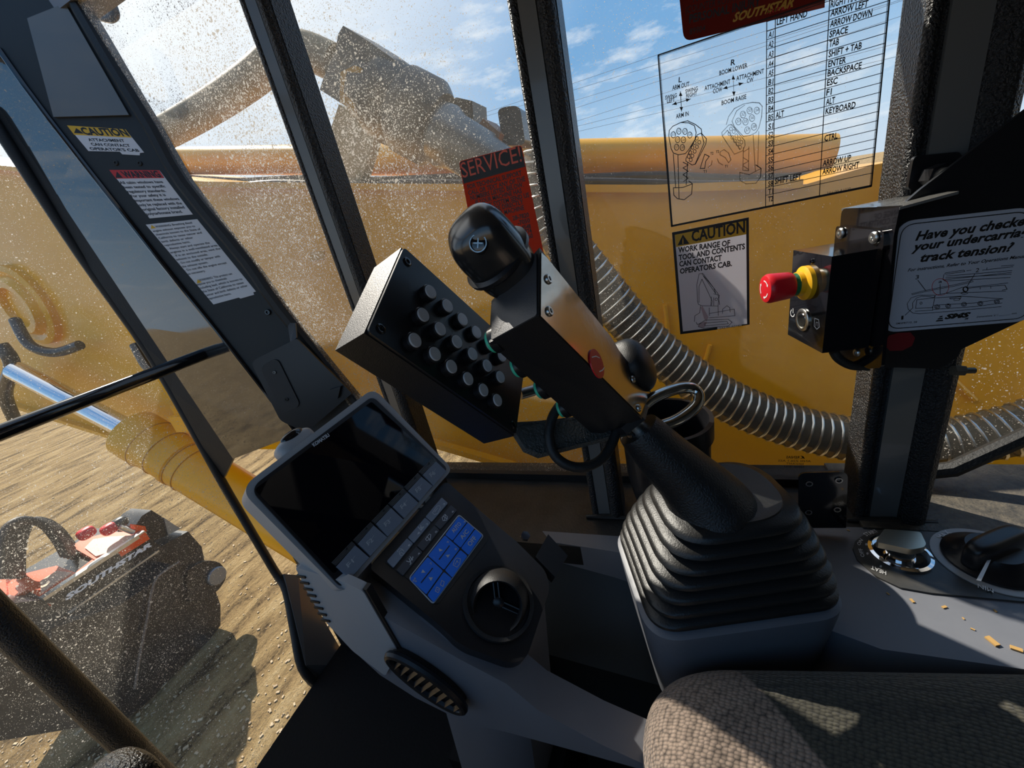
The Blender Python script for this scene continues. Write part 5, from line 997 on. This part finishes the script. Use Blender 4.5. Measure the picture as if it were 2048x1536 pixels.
def UT(p, up=0.0): return UP(*c7(*p), Vector((0, YH, ZT + up)), Vector((0, -.08, 1)).normalized())
def cover(nm_, q, m_, up, dep=.1, bev=.012):
    b = B(); prism(b, [UT(p, up) for p in q], Vector((0, 0, -dep))); return mk(nm_, b, m_, hd, bev=bev)
def uprt(nm_, q, m_, dy, dep):
    b = B(); prism(b, [UH(*c7(*p), dy) for p in q], Vector((0, dep, .0))); return mk(nm_, b, m_, hd, bev=.015)
cover('orange_cover', ((420, 415), (480, 375), (640, 335), (790, 330), (850, 335), (570, 505), (430, 425)), ORANGE, .03)
cover('orange_cover', ((0, 690), (90, 590), (330, 530), (440, 570), (570, 470), (600, 490), (255, 725), (160, 670), (20, 750)), ORANGE, .02)
cover('orange_cover', ((-120, 700), (0, 575), (30, 560), (40, 690), (10, 760), (-100, 830)), ORANGE, .05)
b = B(); prism(b, [UT(p, .045) for p in ((495, 425), (545, 375), (640, 360), (790, 352), (640, 450), (560, 475))], Vector((0, 0, -.02))); mk('worn_patch', b, mat('worn_pale_orange', (.75, .45, .28), .5), hd)
b = B(); prism(b, [UT(p, .035) for p in ((235, 620), (330, 560), (425, 570), (330, 625), (240, 690))], Vector((0, 0, -.02))); mk('worn_patch', b, mat('worn_pale_orange', (.75, .45, .28), .5), hd)
uprt('control_bracket', ((790, 300), (830, 240), (885, 205), (1050, 310), (985, 350), (870, 400), (800, 340)), OILBLK, .1, .4)
uprt('guard_plate', ((960, 250), (1055, 315), (985, 350)), mat('dusty_grey_plate', (.28, .25, .2), .6), .08, .1)
uprt('orange_lug', ((790, 290), (850, 300), (860, 330), (800, 340)), ORANGE, .03, .1)
for p in ((505, 340), (700, 280), (640, 315)):
    b = B(); sell(b, UH(*c7(*p), .15), (Vector((.075, 0, 0)), Vector((0, .06, 0)), Vector((0, 0, .06))), .7, .7, 16, 10); mk('hose_fitting', b, RED if p[0] < 650 else OILBLK, hd, True)
b = B(); tube(b, [UH(*c7(700, 305), .05), UH(*c7(780, 335), .05)], .028, 12); mk('steel_pin', b, STEEL, hd, True)
pc2 = UH(*c7(1278, 592), -.1); b = B(); prism(b, rounded([UH(*c7(*p), -.05) for p in ((1090, 560), (1190, 500), (1290, 505), (1335, 590), (1270, 690), (1100, 760))], .12), Vector((0, .1, 0))); mk('pin_bracket', b, OILBLK, hd, bev=.01)
b = B(); cyl(b, pc2 + Vector((0, .06, 0)), (0, -1, 0), .115, .05, 26, .01); mk('pivot_pin', b, mat('dark_bare_steel', (.24, .25, .26), .35, metal=.6), hd, True)
for i in range(7):
    o_ = i * .09; b = B()
    tube(b, smoothpts([UH(*c7(20 + i * 17, 600), .12 + o_), UH(*c7(8 + i * 20, 430 - i * 3), .12 + o_), UH(*c7(40 + i * 24, 310 - i * 6), .15 + o_), UH(*c7(130 + i * 24, 262 + i * 2), .18 + o_), UH(*c7(250 + i * 17, 290 + i * 6), .2 + o_), UH(*c7(330 + i * 15, 380 + i * 5), .2 + o_), UH(*c7(380 + i * 20, 470 + i * 5), .2 + o_)], 6), .036, 10); mk('hydraulic_hose', b, RUB, hd, True)
uprt('feed_arm', ((300, 900), (700, 760), (880, 640), (1000, 520), (1080, 620), (980, 800), (600, 1100), (300, 1100)), OILBLK, -.25, .3)
b = B(); tube(b, smoothpts([UH(*c7(*p), -.3) for p in ((1050, 510), (930, 590), (890, 680), (860, 850), (820, 1050), (790, 1250))], 5), .014, 8); mk('loose_cable', b, mat('dusty_cable', (.16, .12, .09), .7), hd, True)
# wood chips scattered over the dirt
b = B(); rnd = random.Random(3)
for i in range(2600):
    px_, py_ = rnd.uniform(-60, 1080), rnd.uniform(860, 1600); r = ray(px_, py_)
    if r.z > -.2: continue
    p = CAM + r * (-H / r.z) + Vector((0, 0, .004)); 
    if p.length > 40: continue
    s = rnd.uniform(.006, .022) * (1.6 if rnd.random() < .06 else 1); a = rnd.uniform(0, 6.28); d = Vector((math.cos(a), math.sin(a), 0)); e = Vector((-d.y, d.x, 0)); hexa(b, p, d * s * rnd.uniform(.8, 2.5), e * s, Vector((0, 0, s * .4)))
tag(mk('wood_chips', b, mat('pale_wood_chip', (.55, .42, .26), .8, var=(3, (.3, .2, .11)))), 'pale wood chips and pebbles strewn over the sandy dirt', 'wood chips')['kind'] = 'stuff'
b = B()
for p, s, a in [(d5_, s_, a_) for d5_, s_, a_ in (((2000, 1292), .006, .4), ((2044, 1300), .005, 1.2), ((1830, 1206), .003, .2), ((1890, 1212), .003, 2.0), ((1950, 1260), .002, 1.0), ((1780, 1190), .002, .5), ((1700, 1062), .002, .9), ((1930, 1240), .0016, .1), ((1995, 1225), .002, .2))]:
    q = UZ(p[0], p[1], ZC) + Vector((0, 0, .0005)); d = Vector((math.cos(a), math.sin(a), 0)); hexa(b, q, d * s * 2, Vector((-d.y, d.x, 0)) * s, Vector((0, 0, s * .4)))
tag(mk('console_crumbs', b, mat('tan_crumb', (.5, .3, .1), .8)), 'tan crumbs and grit lying on the side console top', 'crumbs')['kind'] = 'stuff'
bpy.context.view_layer.update()
